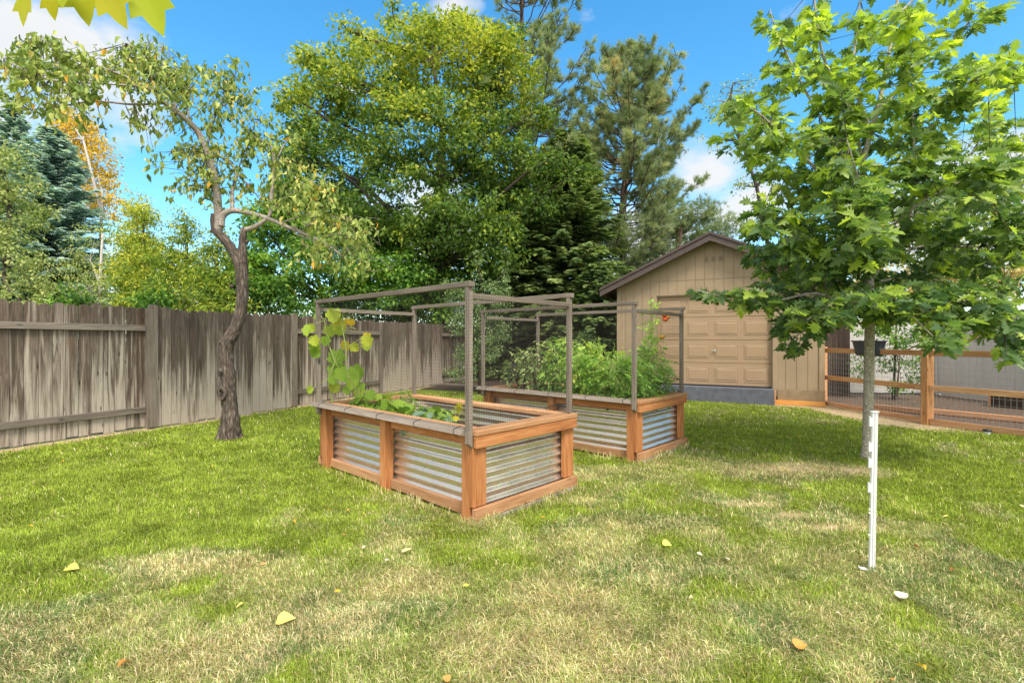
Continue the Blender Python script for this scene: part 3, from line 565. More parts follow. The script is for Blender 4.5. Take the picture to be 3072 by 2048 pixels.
# ------------------------------------------------------------------ garage
def garage():
    gx = lambda u, v, z: (u, -v, z)          # local: u along the face, v out of it; local y = -v
    r = empty('garage', (GO.x, GO.y, 0), math.atan2(GD.y, GD.x)); tag(r, 'tan wooden garage with a low brown gable roof and closed roller door', 'garage')
    w_, D, ez, rz = 2.18, 6.0, 2.72, 3.70
    ov = .36; pitch = (rz - ez) / w_
    # front wall around the opening, grooved boards
    wl = MB(); gap = .0
    def top(u): return rz - abs(u) * pitch - .02
    us = list(np.arange(-w_, w_ + .001, .2034)); d0, d1, dz0, dz1 = -1.235, 1.235, .33, 2.44
    for i in range(len(us) - 1):
        a_, b_ = us[i] + .004, us[i + 1] - .004
        for s0, s1 in ((a_, min(b_, d0)), (max(a_, d0), min(b_, d1)), (max(a_, d1), b_)):
            if s1 - s0 < .005: continue
            inside = s0 >= d0 - 1e-6 and s1 <= d1 + 1e-6
            z0 = dz1 if inside else .17
            for za, zb in ((z0, 2.765), (2.775, None)):
                if zb is None:
                    P = [(s0, za), (s1, za), (s1, top(s1)), (s0, top(s0))]
                    if s0 < 0 < s1: P = [(s0, za), (s1, za), (s1, top(s1)), (0, top(0)), (s0, top(s0))]
                    if min(top(s0), top(s1)) <= za: continue
                else: zt0 = min(zb, top(s0)); zt1 = min(zb, top(s1)); P = [(s0, za), (s1, za), (s1, zt1), (s0, zt0)]
                n = len(P); V = [(u, 0, z) for u, z in P] + [(u, -.012, z) for u, z in P]
                wl.add(V, [tuple(range(n, 2 * n))] + [(j, (j + 1) % n, n + (j + 1) % n, n + j) for j in range(n)])
    # backing and side walls
    for s0, s1, za in ((-w_, d0, .1), (d1, w_, .1)): wl.box(s0, s1, .0, .10, za, ez)
    wl.box(d0, d1, .002, .10, dz1 + .002, ez)
    wl.add([(-w_, .001, ez), (w_, .001, ez), (0, .001, rz - .02)], [(0, 1, 2)])
    for s_ in (-1, 1): wl.box(s_ * w_ - .05 * (s_ > 0), s_ * w_ + .05 * (s_ < 0), .102, D, .1, ez)
    wl.box(-w_, w_, D, D + .1, .1, ez); wl.build('wall', M_paint, r)
    rf = MB()
    for s_ in (-1, 1):
        ue = w_ + ov; zt = rz + .10; ze = zt - ue * pitch
        V = [(0, -.32, zt), (s_ * ue, -.32, ze), (s_ * ue, D + .3, ze), (0, D + .3, zt), (0, -.32, zt - .03), (s_ * ue, -.32, ze - .03), (s_ * ue, D + .3, ze - .03), (0, D + .3, zt - .03)]
        fs = [(0, 1, 2, 3), (4, 7, 6, 5), (0, 4, 5, 1), (1, 5, 6, 2), (2, 6, 7, 3)]; rf.add(V, fs if s_ > 0 else [f[::-1] for f in fs])
    rf_o = rf.build('roof', M_shingle, r)
    for s_ in (-1, 1):
        ue = w_ + ov; fb = MB()
        for (y0, y1, h0, h1) in ((-.318, -.28, .032, .20), (-.345, -.319, .0, .055)):
            V = [(s_ * u, y, rz + .10 - u * pitch - h) for y in (y0, y1) for u, h in ((0, h0), (ue, h0), (ue, h1), (0, h1))]
            fb.add(V, [(0, 1, 2, 3), (7, 6, 5, 4), (0, 4, 5, 1), (3, 2, 6, 7), (1, 5, 6, 2)])
        fb.build('fascia', M_trimp, rf_o)
        sf = MB(); V = [(s_ * u, y, rz + .09 - u * pitch - .05) for y in (-.279, D + .25) for u in (0, ue)]; sf.add(V, [(0, 1, 3, 2)]); sf.build('soffit', M_trimp, rf_o)
        MB().box(min(s_ * ue, s_ * (ue - .03)), max(s_ * ue, s_ * (ue - .03)), -.28, D + .3, rz + .10 - ue * pitch - .19, rz + .10 - ue * pitch - .032).build('fascia', M_trimp, rf_o)
    # gable vents
    for k in (-1, 0, 1):
        vb = MB(); c = k * .15 + .04; z = 3.23
        vb.box(c - .058, c + .058, -.020, -.0125, z - .065, z + .065); v_ = vb.build('gable_vent', M_paint, r)
        gl = MB()
        for q_ in range(5): gl.box(c - .043, c + .043, -.026, -.0205, z - .05 + q_ * .022, z - .038 + q_ * .022)
        gl.build('louvre', M_slab if False else plain('vent_mesh', (.17, .125, .08)), v_)
    # casing round the door
    for x0 in (d1, d0 - .09): MB().box(x0, x0 + .09, -.034, -.0125, .17, dz1).build('door_trim', M_paint, r, .003)
    cs = MB(); cs.box(d0 + .001, d0 + .02, .0, .13, dz0, dz1 - .001); cs.box(d1 - .02, d1 - .001, .0, .13, dz0, dz1 - .001); cs.box(d0 + .021, d1 - .021, .0, .13, dz1 - .022, dz1 - .001); cs.build('door_jamb', M_paint, r)
    MB().box(-w_ - .01, -w_ + .09, -.036, -.0125, .17, ez - .05).build('corner_trim', M_paint, r, .003)
    MB().box(w_ - .09, w_ + .01, -.036, -.0125, .17, ez - .05).build('corner_trim', M_paint, r, .003)
    MB().box(d1 + .092, w_ + .01, -.05, -.037, .10, .33).build('skirting', plain('taupe_skirting', (.26, .185, .11)), r, .003)
    MB().box(d1 + .02, w_ + .02, -.10, -.051, .005, .10).build('base_board', wood('orange_board', (.45, .18, .04), (.68, .32, .08), (.75, .42, .15)), r, .003)
    MB().box(d0 + .022, d1 - .022, .06, .074, dz0 + .001, dz0 + .028).build('weather_seal', M_black, r)
    # roller door: four rows of four raised panels
    dr = MB(); y0 = .075; rowh = (dz1 - dz0) / 4; door = None
    for k in range(4): dr.box(d0 + .021, d1 - .021, y0, y0 + .04, dz0 + k * rowh + .004, dz0 + (k + 1) * rowh - .004)
    door = dr.build('roller_door', M_door, r, .003)
    pn = MB(); cw = (d1 - d0 - .04) / 4
    for k in range(4):
        for j in range(4):
            u0 = d0 + .02 + j * cw + .06; u1 = u0 + cw - .12; z0 = dz0 + k * rowh + .105; z1 = z0 + rowh - .21
            R_ = [(u0, u1, z0, z1, y0 - .001), (u0 + .010, u1 - .010, z0 + .010, z1 - .010, y0 - .010), (u0 + .022, u1 - .022, z0 + .022, z1 - .022, y0 - .002), (u0 + .045, u1 - .045, z0 + .045, z1 - .045, y0 - .012)]
            b_ = len(pn.v)
            for a0, a1, c0, c1, yy in R_:
                for p in ((a0, yy, c0), (a1, yy, c0), (a1, yy, c1), (a0, yy, c1)): pn.v.append(p); pn.g.append(p)
            for t in range(3):
                for s_ in range(4): pn.f.append((b_ + t * 4 + s_, b_ + t * 4 + (s_ + 1) % 4, b_ + (t + 1) * 4 + (s_ + 1) % 4, b_ + (t + 1) * 4 + s_))
            pn.f.append((b_ + 12, b_ + 13, b_ + 14, b_ + 15))
    pn.build('raised_panel', M_door, door)
    h = MB(); z = dz0 + rowh * 1.5 + .02; u = .06; h.lathe([(.022, 0), (.022, .01), (.011, .012), (.011, .04)], n=12, M=Matrix.Rotation(R(90), 4, 'X'))
    h.v = [(v[0] + u, v[1] + y0 - .003, v[2] + z) for v in h.v]; h.bar((u - .065, y0 - .045, z), (u + .045, y0 - .045, z), .012, .016); h.build('handle', M_chrome, door)
    MB().box(d0 - .35, d1 + .03, -.30, .0, -.3, .33).build('concrete_sill', M_slab, r, .008)
    MB().box(d1 + .032, d1 + .062, -.20, -.101, -.05, .30).build('sill_end_board', M_cedar_pale, r, .003)
garage()

# ------------------------------------------------------------------ wire fence, vinyl fence, planter
def wire_fence():
    r = empty('post_and_wire_fence', (WP[0].x, WP[0].y, 0)); tag(r, 'low cedar post and rail fence filled with galvanised wire grid at right', 'fence')
    def B(mb, name, mat, bevel=0): mb.v = [(v[0] - WP[0].x, v[1] - WP[0].y, v[2]) for v in mb.v]; return mb.build(name, mat, r, bevel)
    for p in WP[:3]: mb = MB(); M = Matrix.Translation((*p, 0)) @ Matrix.Rotation(R(5), 4, 'Z'); mb.box(-.06, .06, -.06, .06, -.1, 1.235, M); B(mb, 'post', M_cedar_rail, .005)
    for k in range(2):
        a_, b_ = WP[k], WP[k + 1]; t = (b_ - a_).normalized(); nrm = Vector((t.y, -t.x));
        if nrm.x > 0: nrm = -nrm
        for z, mt in ((1.165, M_cedar_rail), (.60, M_cedar_rail if k == 0 else M_cedar_pale), (.06, M_cedar_pale)):
            mb = MB(); o_ = nrm * .035; mb.bar((*(a_ + t * .06 + o_), z), (*(b_ - t * .06 + o_), z), .05, .09); B(mb, 'rail', mt, .004)
        mb = MB(); L = (b_ - a_).length - .12; o_ = nrm * .0
        n = int(L / .065)
        for i in range(n + 1): q_ = a_ + t * (.06 + i * L / n) + o_; mb.bar((*q_, .06), (*q_, 1.16), .0032, .0032)
        for i in range(11): z = .11 + i * .1; mb.bar((*(a_ + t * .06 + o_), z), (*(b_ - t * .06 + o_), z), .0032, .0038)
        B(mb, 'wire_grid', M_galvwire)
wire_fence()
def vinyl():
    r = empty('vinyl_fence', (10.8, 12.6, 0)); tag(r, 'plain light grey solid privacy fence behind the wire fence', 'fence')
    def seg(a_, b_):
        a_ = Vector(a_); b_ = Vector(b_); L = (b_ - a_).length; t = (b_ - a_) / L; n = max(1, round(L / 2.2)); ang = math.atan2(t.y, t.x)
        for k in range(n):
            M = Matrix.Translation((a_.x + t.x * L * k / n - 10.8, a_.y + t.y * L * k / n - 12.6, 0)) @ Matrix.Rotation(ang, 4, 'Z'); l = L / n; mb = MB(); q_ = int(l / .18)
            for j in range(q_): mb.box(.07 + (l - .14) * j / q_ + .002, .07 + (l - .14) * (j + 1) / q_ - .002, -.015, .015, .12, 1.80, M)
            mb.build('panel', M_vinyl, r)
            for z in (.04, 1.80): MB().box(.065, l - .065, -.025, .025, z, z + .10, M).build('rail', M_vinyl, r, .004)
            MB().box(-.063, .063, -.063, .063, 0, 1.98, M).build('post', M_vinyl, r, .005)
    seg((8.3, 12.7), (10.8, 12.6)); seg((10.8, 12.6), (10.9, 5.5))
vinyl()
mb = MB(); s_ = 0
while s_ < 1.7: picket(mb, Vector((6.75 + s_, 12.35)), Vector((1, 0)), Vector((0, -1)), .14, 1.95, 0, 0); s_ += .146
tag(mb.build('board_fence', M_darkwood), 'dark brown board fence in the gap between garage and grey fence', 'fence')
def back_fence():
    mb = MB(); s_ = 0; a_ = Vector((-1.1, 18.6)); b_ = Vector((8.0, 20.5)); L = (b_ - a_).length; t = (b_ - a_) / L
    while s_ < L: picket(mb, a_ + t * s_, t, Vector((t.y, -t.x)), .14, 1.85 + random.uniform(-.02, .02), 0, 0); s_ += .146
    tag(mb.build('board_fence', M_rail), 'grey board fence far behind the farther bed, in deep shade', 'fence')
back_fence()
def planter():
    c = WP[0].lerp(WP[1], .52); t = (WP[1] - WP[0]).normalized()
    r = empty('rail_planter', (c.x, c.y, 1.215), math.atan2(t.y, t.x)); tag(r, 'dark blue plastic trough planter straddling the top rail of the wire fence', 'planter')
    mb = MB(); pr = [(.30, .155), (.345, -.0), (.325, 0), (.285, .14)]
    def ring(l, w_, z): return [(l * (abs(math.cos(a)) ** .5) * (1 if math.cos(a) >= 0 else -1), w_ * (abs(math.sin(a)) ** .7) * (1 if math.sin(a) >= 0 else -1) - .035, z) for a in [2 * math.pi * i / 24 for i in range(24)]]
    rs = [ring(.27, .085, -.13), ring(.30, .10, .0), ring(.335, .125, .13), ring(.355, .14, .135), ring(.355, .14, .155), ring(.33, .12, .155), ring(.30, .10, .06)]
    V = [p for q_ in rs for p in q_]; Fc = [(i * 24 + j, i * 24 + (j + 1) % 24, (i + 1) * 24 + (j + 1) % 24, (i + 1) * 24 + j) for i in range(6) for j in range(24)]
    Fc.append(tuple(range(24))[::-1]); Fc.append(tuple(6 * 24 + j for j in range(24))); mb.add(V, Fc); mb.build('trough', M_planter, r, smooth=True)
    return r, c
PL, PLC = planter()

# ------------------------------------------------------------------ white stake, sprinkler, timbers
def stake():
    b = G(2612, 1708); r = empty('fence_stake', b); tag(r, 'thin white plastic electric fence stake standing in the foreground lawn', 'stake')
    top = W(2621, 1236, b.y) - b; mb = MB(); hh = top.z; lx = top.x / hh
    M = Matrix(((1, 0, lx, 0), (0, 1, 0, 0), (0, 0, 1, 0), (0, 0, 0, 1)))
    mb.box(-.004, .018, -.003, .003, .0, hh, M); mb.box(.0045, .0085, -.013, -.0031, .0, hh, M); mb.box(-.0085, -.0041, -.008, .008, .0, hh, M); mb.box(.0181, .0215, -.008, .008, .0, hh, M); mb.build('shaft', M_white, r, .001)
    MB().box(-.013, .026, -.013, .013, hh, hh + .006, M).build('top_cap', M_white, r, .001)
    for z, kind in ((hh - .085, 1), (hh - .235, 1), (hh - .33, 1), (hh - .48, 0), (hh - .585, 0), (.46, 1), (.33, 0), (.20, 0)):
        mb = MB()
        if kind: mb.box(-.021, -.0086, -.004, .004, z + .004, z + .052, M); mb.box(-.0245, -.0211, -.005, .005, z, z + .062, M)
        else: mb.add([M @ Vector(p) for p in ((-.0086, -.003, z), (-.0086, .003, z), (-.0086, 0, z + .012), (-.021, 0, z + .012))], [(0, 2, 1), (0, 1, 3), (1, 2, 3), (2, 0, 3)])
        mb.build('wire_lug', M_white, r)
    mb = MB(); mb.add([(-.075, -.02, .018), (-.0, -.022, .004), (.022, -.02, .0), (.022, .012, .0), (0, .014, .004), (-.07, .006, .018), (-.075, -.02, .012), (0, -.022, -.003), (.022, -.02, -.006), (.022, .012, -.006), (0, .014, -.003), (-.07, .006, .012)],
                      [(0, 1, 4, 5), (1, 2, 3, 4), (6, 11, 10, 7), (7, 10, 9, 8), (0, 6, 7, 1), (1, 7, 8, 2), (2, 8, 9, 3), (3, 9, 10, 4), (4, 10, 11, 5), (5, 11, 6, 0)]); mb.build('foot_step', M_white, r)
stake()
sp = empty('sprinkler_head', G(2962, 1303)); tag(sp, 'small black sprinkler cap beside the pale bottom rail of the wire fence', 'sprinkler')
MB().lathe([(.035, -.03), (.04, .03), (.04, .045)]).build('body', M_white, sp); MB().lathe([(.05, .0451), (.055, .06), (.045, .075), (.02, .08)]).build('cap', M_black, sp, smooth=True)
for (p, q_, lab) in ((G(2790, 1232, .05), G(3110, 1262, .05), 'long pale timber edging lying on the mulch behind the wire fence'), (G(2610, 1217, .05), G(2775, 1235, .05), 'short pale timber edging behind the lower wire grid, left of the middle post')):
    tag(MB().bar(p, q_, .09, .09).build('edging_timber', M_cedar_pale, None, .004), lab, 'timber', 'edging timbers on the mulch')
def frame_box():
    a_ = G(2945, 1218); r = empty('planting_box', (a_.x + .2, a_.y, 0), R(-70)); tag(r, 'low brown wooden planting box on the mulch in front of the grey fence', 'planting box')
    MB().box(0, 1.6, -.02, .02, 0, .24).build('side_board', M_darkwood, r, .003); MB().box(0, 1.6, .6, .64, 0, .24).build('side_board', M_darkwood, r, .003)
    MB().box(-.04, 0, -.02, .64, 0, .24).build('end_board', M_cedar_pale, r, .003); MB().box(.02, 1.58, .021, .599, .1, .2).build('soil', M_soil, r)
    MB().box(.75, .80, -.05, -.021, 0, .30).build('brace', M_darkwood, r, .003)
frame_box()
# curved edging at the back of the lawn
mb = MB(); pts = [W(1310, 1140, 15.3), W(1400, 1144, 14.6), W(1490, 1150, 14.0), W(1620, 1150, 14.0), W(1700, 1146, 14.3)]
mb.tube([(p.x, p.y, .03) for p in pts], .045, 6); tag(mb.build('lawn_edging', M_rail), 'curved pale edging kerb between back lawn and shrubs', 'edging')

# ------------------------------------------------------------------ trees
def px_blob(b):                          # (px, py, rx, ry, Y, depth radius) -> centre, radii
    px, py, rx, ry, Y, dr = b; c = W(px, py, Y); return np.array(c), np.array((rx / F * Y, dr, ry / F * Y))
def crown_points(blobs, nclump, per, rc, flat=.6, shell=.5):
    cs = [px_blob(b) for b in blobs]; vol = np.array([np.prod(r) ** .7 for c, r in cs]); vol /= vol.sum()
    C = []
    for (c, r), v in zip(cs, vol):
        n = max(2, int(nclump * v)); d = norm(rng.normal(size=(n, 3))); f = shell + (1 - shell) * rng.random(n); C.append(c + d * r * f[:, None])
    C = np.concatenate(C); n = len(C) * per; idx = np.repeat(np.arange(len(C)), per)
    o = norm(rng.normal(size=(n, 3))) * (rng.random(n) ** .45)[:, None] * rc * rng.uniform(.6, 1.3, len(C))[idx][:, None]; o[:, 2] *= flat
    return C, C[idx] + o, norm(o), idx
def leafset(C, P, out, idx, up=.7, droop=.4):
    n = len(P); nrm = norm(np.array((0, 0, up)) + out * .45 + rng.normal(0, .55, (n, 3))); ax = norm(out * .6 + rng.normal(0, .6, (n, 3)) + np.array((0, 0, -droop))); return ax, nrm
def limb(mb, p0, p1, r0, r1, sag=.12, n=6, wob=.04):
    p0 = Vector(p0); p1 = Vector(p1); L = (p1 - p0).length; mid = p0.lerp(p1, .45) + Vector((random.uniform(-1, 1), random.uniform(-1, 1), random.uniform(.2, 1))) * L * sag
    pts = []; rr = []
    for i in range(n + 1):
        t = i / n; p = p0.lerp(mid, t).lerp(mid.lerp(p1, t), t); pts.append(p + Vector([random.uniform(-1, 1) * L * wob * .4 for _ in range(3)]) * (0 < i < n)); rr.append(r0 * (1 - t) + r1 * t)
    mb.tube(pts, rr, 6, cap=False); return pts
def tree(name, label, trunk, blobs, mat, T, nclump, per, rc, size, tintf, bark, cat='tree', group=None, up=.7, droop=.4, shell=.5, limb_r=.05, flat=.6, zlim=None, clear=0):
    # trunk: list of (px, py, Y, radius)
    base = W(trunk[0][0], trunk[0][1], trunk[0][2]); base = Vector((base.x, base.y, 0)); r = empty(name, base); tag(r, label, cat, group)
    tp = [base + Vector((0, 0, -.1))] + [W(*t[:3]) for t in trunk[1:]]; tr = [trunk[0][3] * 1.15] + [t[3] for t in trunk[1:]]
    mb = MB(); mb.tube(tp, tr, 10, wob=.05); C, P, out, idx = crown_points(blobs, nclump, per, rc, flat, shell)
    for b in blobs:
        c, rad = px_blob(b); c = Vector(c); cand = [p for p in tp[1:] if p.z < c.z + .2] or [tp[1]]; s0 = min(cand, key=lambda p: abs((c.z - p.z) - .6 * (Vector((p.x, p.y)) - Vector((c.x, c.y))).length))
        pts = limb(mb, s0, c, limb_r, limb_r * .35)
        near = [q_ for q_ in range(len(C)) if np.linalg.norm((C[q_] - np.array(c)) / rad) < 1.05]; random.shuffle(near)
        for q_ in near[:12]:
            s1 = min(pts, key=lambda p: (p - Vector(C[q_])).length); limb(mb, s1, C[q_], limb_r * .2, limb_r * .05, .18, 4)
    mb.v = [(v[0] - base.x, v[1] - base.y, v[2]) for v in mb.v]; mb.build('trunk', bark, r, smooth=True)
    if zlim is not None: k = P[:, 2] > zlim; P, out, idx = P[k], out[k], idx[k]
    ax, nrm = leafset(C, P, out, idx, up, droop); ti = tintf(P, idx, len(C))
    scatter('crown', T, P - np.array(base), ax, nrm, size * rng.uniform(.65, 1.25, len(P)), mat, np.clip(ti, 0, 1), r)
    return r
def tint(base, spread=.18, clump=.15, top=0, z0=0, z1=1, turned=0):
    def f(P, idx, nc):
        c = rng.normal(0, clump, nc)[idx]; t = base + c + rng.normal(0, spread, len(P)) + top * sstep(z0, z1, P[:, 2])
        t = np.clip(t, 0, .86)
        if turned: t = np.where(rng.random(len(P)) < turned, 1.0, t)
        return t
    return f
DIA = tmpl_diamond(); DIAN = tmpl_diamond(.35, .06)
# big maple
tree('maple_tree', 'tall spreading maple with yellow green top, rising behind the fence at centre', [(1325, 1150, 17.3, .26), (1322, 800, 17.3, .21), (1318, 560, 17.3, .17), (1330, 380, 17.3, .12), (1300, 200, 17.3, .06)],
     [(1350, 190, 250, 130, 17.5, 1.8), (1120, 260, 170, 120, 17, 1.6), (960, 330, 110, 110, 16.6, 1.2), (1500, 260, 150, 170, 17.3, 1.5), (1250, 420, 250, 150, 16.5, 1.8), (1000, 500, 180, 120, 16.2, 1.4),
      (1500, 480, 130, 130, 16.8, 1.3), (1180, 620, 230, 110, 16.0, 1.6), (1380, 680, 200, 110, 15.8, 1.5), (930, 210, 60, 60, 17, .6), (1100, 120, 60, 50, 17.5, .6), (1290, 90, 120, 50, 17.6, .8), (900, 440, 60, 70, 16.6, .8), (860, 280, 35, 60, 16.6, .4), (920, 170, 30, 45, 17, .4), (1040, 90, 35, 35, 17.3, .4), (1180, 50, 30, 40, 17.6, .4), (1400, 60, 50, 40, 17.6, .5), (870, 600, 80, 80, 15.8, .8), (1620, 330, 40, 60, 17, .5), (1610, 600, 70, 60, 16.2, .7), (1480, 740, 120, 90, 15.6, 1.0), (1650, 480, 60, 40, 15.8, .5), (1730, 520, 50, 30, 15.6, .4)],
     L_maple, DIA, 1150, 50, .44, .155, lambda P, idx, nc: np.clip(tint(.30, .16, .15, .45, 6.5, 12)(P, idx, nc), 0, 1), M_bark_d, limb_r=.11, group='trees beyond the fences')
# lower thicket behind the fence
tree('leafy_shrub', 'bushy bright green maple thicket just behind the fence at the foot of the tall maple', [(980, 1150, 15.5, .12), (980, 900, 15.5, .08)],
     [(840, 830, 110, 90, 14.6, 1.0), (790, 680, 70, 80, 15.2, .8), (880, 620, 90, 80, 15.8, .9), (740, 790, 60, 70, 14.4, .7), (1000, 800, 140, 100, 15, 1.2), (1160, 830, 130, 110, 15.5, 1.2), (900, 720, 120, 70, 15.5, 1.1), (1280, 880, 130, 110, 16.4, 1.0), (750, 870, 60, 60, 14, .6), (1080, 700, 160, 80, 16.4, 1.0)],
     L_dense, DIA, 520, 50, .36, .14, tint(.6, .2, .2, turned=.012), M_bark_d, limb_r=.05, cat='shrub', group='trees beyond the fences', shell=.3)
tree('dense_tree', 'dark green broadleaf undergrowth filling the space below the tall maple', [(1400, 1150, 18.5, .12), (1400, 850, 18.5, .08)],
     [(1320, 800, 150, 160, 18.4, 1.2), (1560, 560, 90, 120, 19, 1.0), (1620, 700, 70, 90, 18.2, .8), (1480, 620, 120, 120, 19, 1.0), (1450, 860, 140, 140, 18, 1.2), (1180, 760, 140, 150, 19, 1.2), (1560, 820, 110, 150, 19, 1.2), (1000, 640, 150, 130, 18.5, 1.1), (1120, 900, 200, 100, 18, 1.0)],
     L_dense, DIA, 420, 50, .48, .18, tint(.4, .18, .15), M_bark_d, limb_r=.06, group='trees beyond the fences', shell=.2)
TUFT = tmpl_tuft(16, .03, .75); TUFT2 = tmpl_tuft(14, .04, .6, 5)
def pine(label, trunk, blobs, nclump, per, rc, size, base, lr=.08):
    return tree('pine_tree', label, trunk, blobs, L_pine, TUFT, nclump, per, rc, size, tint(base, .16, .12), M_bark_p, limb_r=lr, up=.2, droop=-.5, flat=.7, group='trees beyond the fences', shell=.55)
def open_pine(label, px, Y, ytop, R0, z0, nb, base, lean=0, dens=1.0):
    b = W(px, 1000, Y); b = Vector((b.x, b.y, 0)); H = CH + (HY - ytop) / F * Y; r = empty('pine_tree', b); tag(r, label, 'tree', 'trees beyond the fences')
    mb = MB(); ax = lambda z: Vector((lean * (z / H) + .12 * math.sin(z * .7), .1 * math.sin(z * .5), z)); n = 14
    mb.tube([ax(H * i / n) for i in range(n + 1)], [.24 * (1 - i / n) ** .8 + .02 for i in range(n + 1)], 9, wob=.05); P = []; A = []; T_ = []; S_ = []
    for k in range(nb):
        f = (k + random.random()) / nb; z = z0 + (H - z0) * f; prof = math.sin(math.pi * min(1, .22 + .80 * f)) ** .6 if f < .9 else .35 * (1 - f) * 10 + .1
        L = R0 * prof * random.uniform(.45, 1.25) * (1 - .35 * f); th = random.uniform(0, 6.283); d = Vector((math.cos(th), math.sin(th), 0)); up = random.uniform(.15, .5) + .5 * f; p0 = ax(z); n = 6; pts = []
        for i in range(n + 1):
            t = i / n; pts.append(p0 + d * L * t + Vector((0, 0, L * up * (t * t * 1.1 - .25 * t * (1 - f)))) + Vector([random.uniform(-.03, .03) * L for _ in range(3)]))
        mb.tube(pts, [.045 * (1 - f * .6) * (1 - .8 * i / n) + .006 for i in range(n + 1)], 5, cap=False); ct = random.gauss(base, .12)
        for q_ in range(int((4 + L * 3.2) * dens)):
            t = random.uniform(.35, 1) ** .7; i = min(n - 1, int(t * n)); s0 = pts[i].lerp(pts[i + 1], t * n - i); sd = random.choice((-1, 1)); l = random.uniform(.2, .6) * (1.15 - .5 * t)
            e_ = s0 + (d * .5 + Vector((-d.y, d.x, 0)) * sd * random.uniform(.3, 1) + Vector((0, 0, random.uniform(.1, .8)))) * l; mb.tube([s0, e_], [.012, .006], 4, cap=False)
            for j in range(random.randint(4, 8)):
                P.append(s0.lerp(e_, random.uniform(.5, 1.1)) + Vector([random.gauss(0, .05) for _ in range(3)])); A.append((e_ - s0).normalized() + Vector([random.gauss(0, .4) for _ in range(3)]) + Vector((0, 0, .35))); T_.append(ct + random.gauss(0, .15)); S_.append(random.uniform(.2, .33))
    mb.build('trunk', M_bark_p, r, smooth=True); scatter('crown', TUFT, np.array(P), np.array(A), rng.normal(size=(len(P), 3)), np.array(S_), L_pine, np.clip(np.array(T_), 0, 1), r)
open_pine('tallest grey green pine with open upswept branches, reaching above the picture behind the maple', 1530, 20.5, -170, 4.0, 3.5, 135, .45, .7, 1.1)
open_pine('broad ragged grey green pine standing between the spruce and the garage roof', 1865, 22, 165, 4.1, 2.2, 215, .45, .3, 1.5)
tree('pine_tree', 'small loose green pine peeping over the left slope of the garage roof', [(2010, 1150, 20, .1), (2030, 800, 20, .08), (2050, 650, 20, .04)],
     [(2040, 680, 80, 60, 20, .8), (1950, 740, 70, 60, 20, .8), (2110, 640, 70, 50, 20, .8), (1880, 800, 50, 50, 20, .6), (2180, 690, 60, 60, 21, .8), (1830, 720, 60, 50, 20, .6), (1900, 690, 60, 50, 20, .7)], L_pine, TUFT, 150, 13, .4, .24, tint(.35, .15, .1), M_bark_p, up=.2, droop=-.3, group='trees beyond the fences')
# conifers built in whorls
SPRAY = tmpl_spray()
def conifer(name, label, px, Y, ytop, R0, z0, mat, nb, size, base, bark, group='trees beyond the fences', ygap=0):
    b = W(px, 1000, Y); b = Vector((b.x, b.y, 0)); H = CH + (HY - ytop) / F * Y; r = empty(name, b); tag(r, label, 'tree', group)
    mb = MB(); mb.tube([(0, 0, -.1), (0, 0, H * .5), (0, 0, H)], [.035 * H / 2, .018 * H / 2, .01], 8)
    P = []; A = []; Nn = []; T_ = []; S_ = []
    for k in range(nb):
        f = (k + random.random()) / nb; z = z0 + (H - z0) * (f ** .9); Rr = R0 * (1 - f) ** .72 * random.uniform(.55, 1.15) + .15; th = random.uniform(0, 2 * math.pi)
        if ygap and random.random() < ygap: continue
        d = Vector((math.cos(th), math.sin(th), 0)); up_ = .45 * f - .10; droop = .35
        n = max(3, int(Rr / (size * .33))); pts = []
        ct = random.gauss(base, .13)
        for i in range(n + 1):
            t = i / n; p = Vector((0, 0, z)) + d * Rr * t + Vector((0, 0, Rr * (up_ * t - droop * t * t * (1 - f) + .12 * t ** 3))); pts.append(p)
            if t > .12 or f > .9:
                for s_ in (-1.1, -.5, 0, .5, 1.1):
                    dd = (d + Vector((-d.y, d.x, 0)) * s_ * .85 + Vector((0, 0, random.uniform(-.45, .15)))).normalized()
                    P.append(p + Vector([random.uniform(-.06, .06) for _ in range(3)])); A.append(dd); Nn.append(Vector((random.uniform(-.3, .3), random.uniform(-.3, .3), 1))); T_.append(ct + random.gauss(0, .12) + .25 * (t - .5)); S_.append(size * (1.05 - .4 * t) * random.uniform(.7, 1.2) * (1 - .35 * f))
        if Rr > .4: mb.tube(pts, [.02 * (1 - i / (n + 1)) + .004 for i in range(n + 1)], 4, cap=False)
    mb.build('trunk', bark, r, smooth=True)
    scatter('crown', SPRAY, np.array(P), np.array(A), np.array(Nn), np.array(S_), mat, np.clip(np.array(T_), 0, 1), r); return r
conifer('spruce_tree', 'dark green spruce with drooping boughs beside the left end of the garage', 1700, 17.5, 400, 2.7, .2, L_spruce, 620, .42, .5, M_bark_d)
conifer('spruce_tree', 'shorter dark spruce tucked left of the main dark spruce', 1590, 18.6, 640, 2.4, .1, L_spruce, 420, .42, .4, M_bark_d)
conifer('spruce_tree', 'small dark spruce close behind the farther bed, left of the garage wall', 1790, 15.6, 800, 1.6, .0, L_spruce, 300, .34, .38, M_bark_d)
conifer('blue_spruce_tree', 'blue grey spruce over the left fence', 150, 20, 390, 2.9, .2, L_blue, 650, .42, .55, M_bark_d)
conifer('blue_spruce_tree', 'second narrower blue spruce top at the far left edge behind the pale tree', 40, 23, 330, 2.4, 1.0, L_blue, 400, .42, .5, M_bark_d)
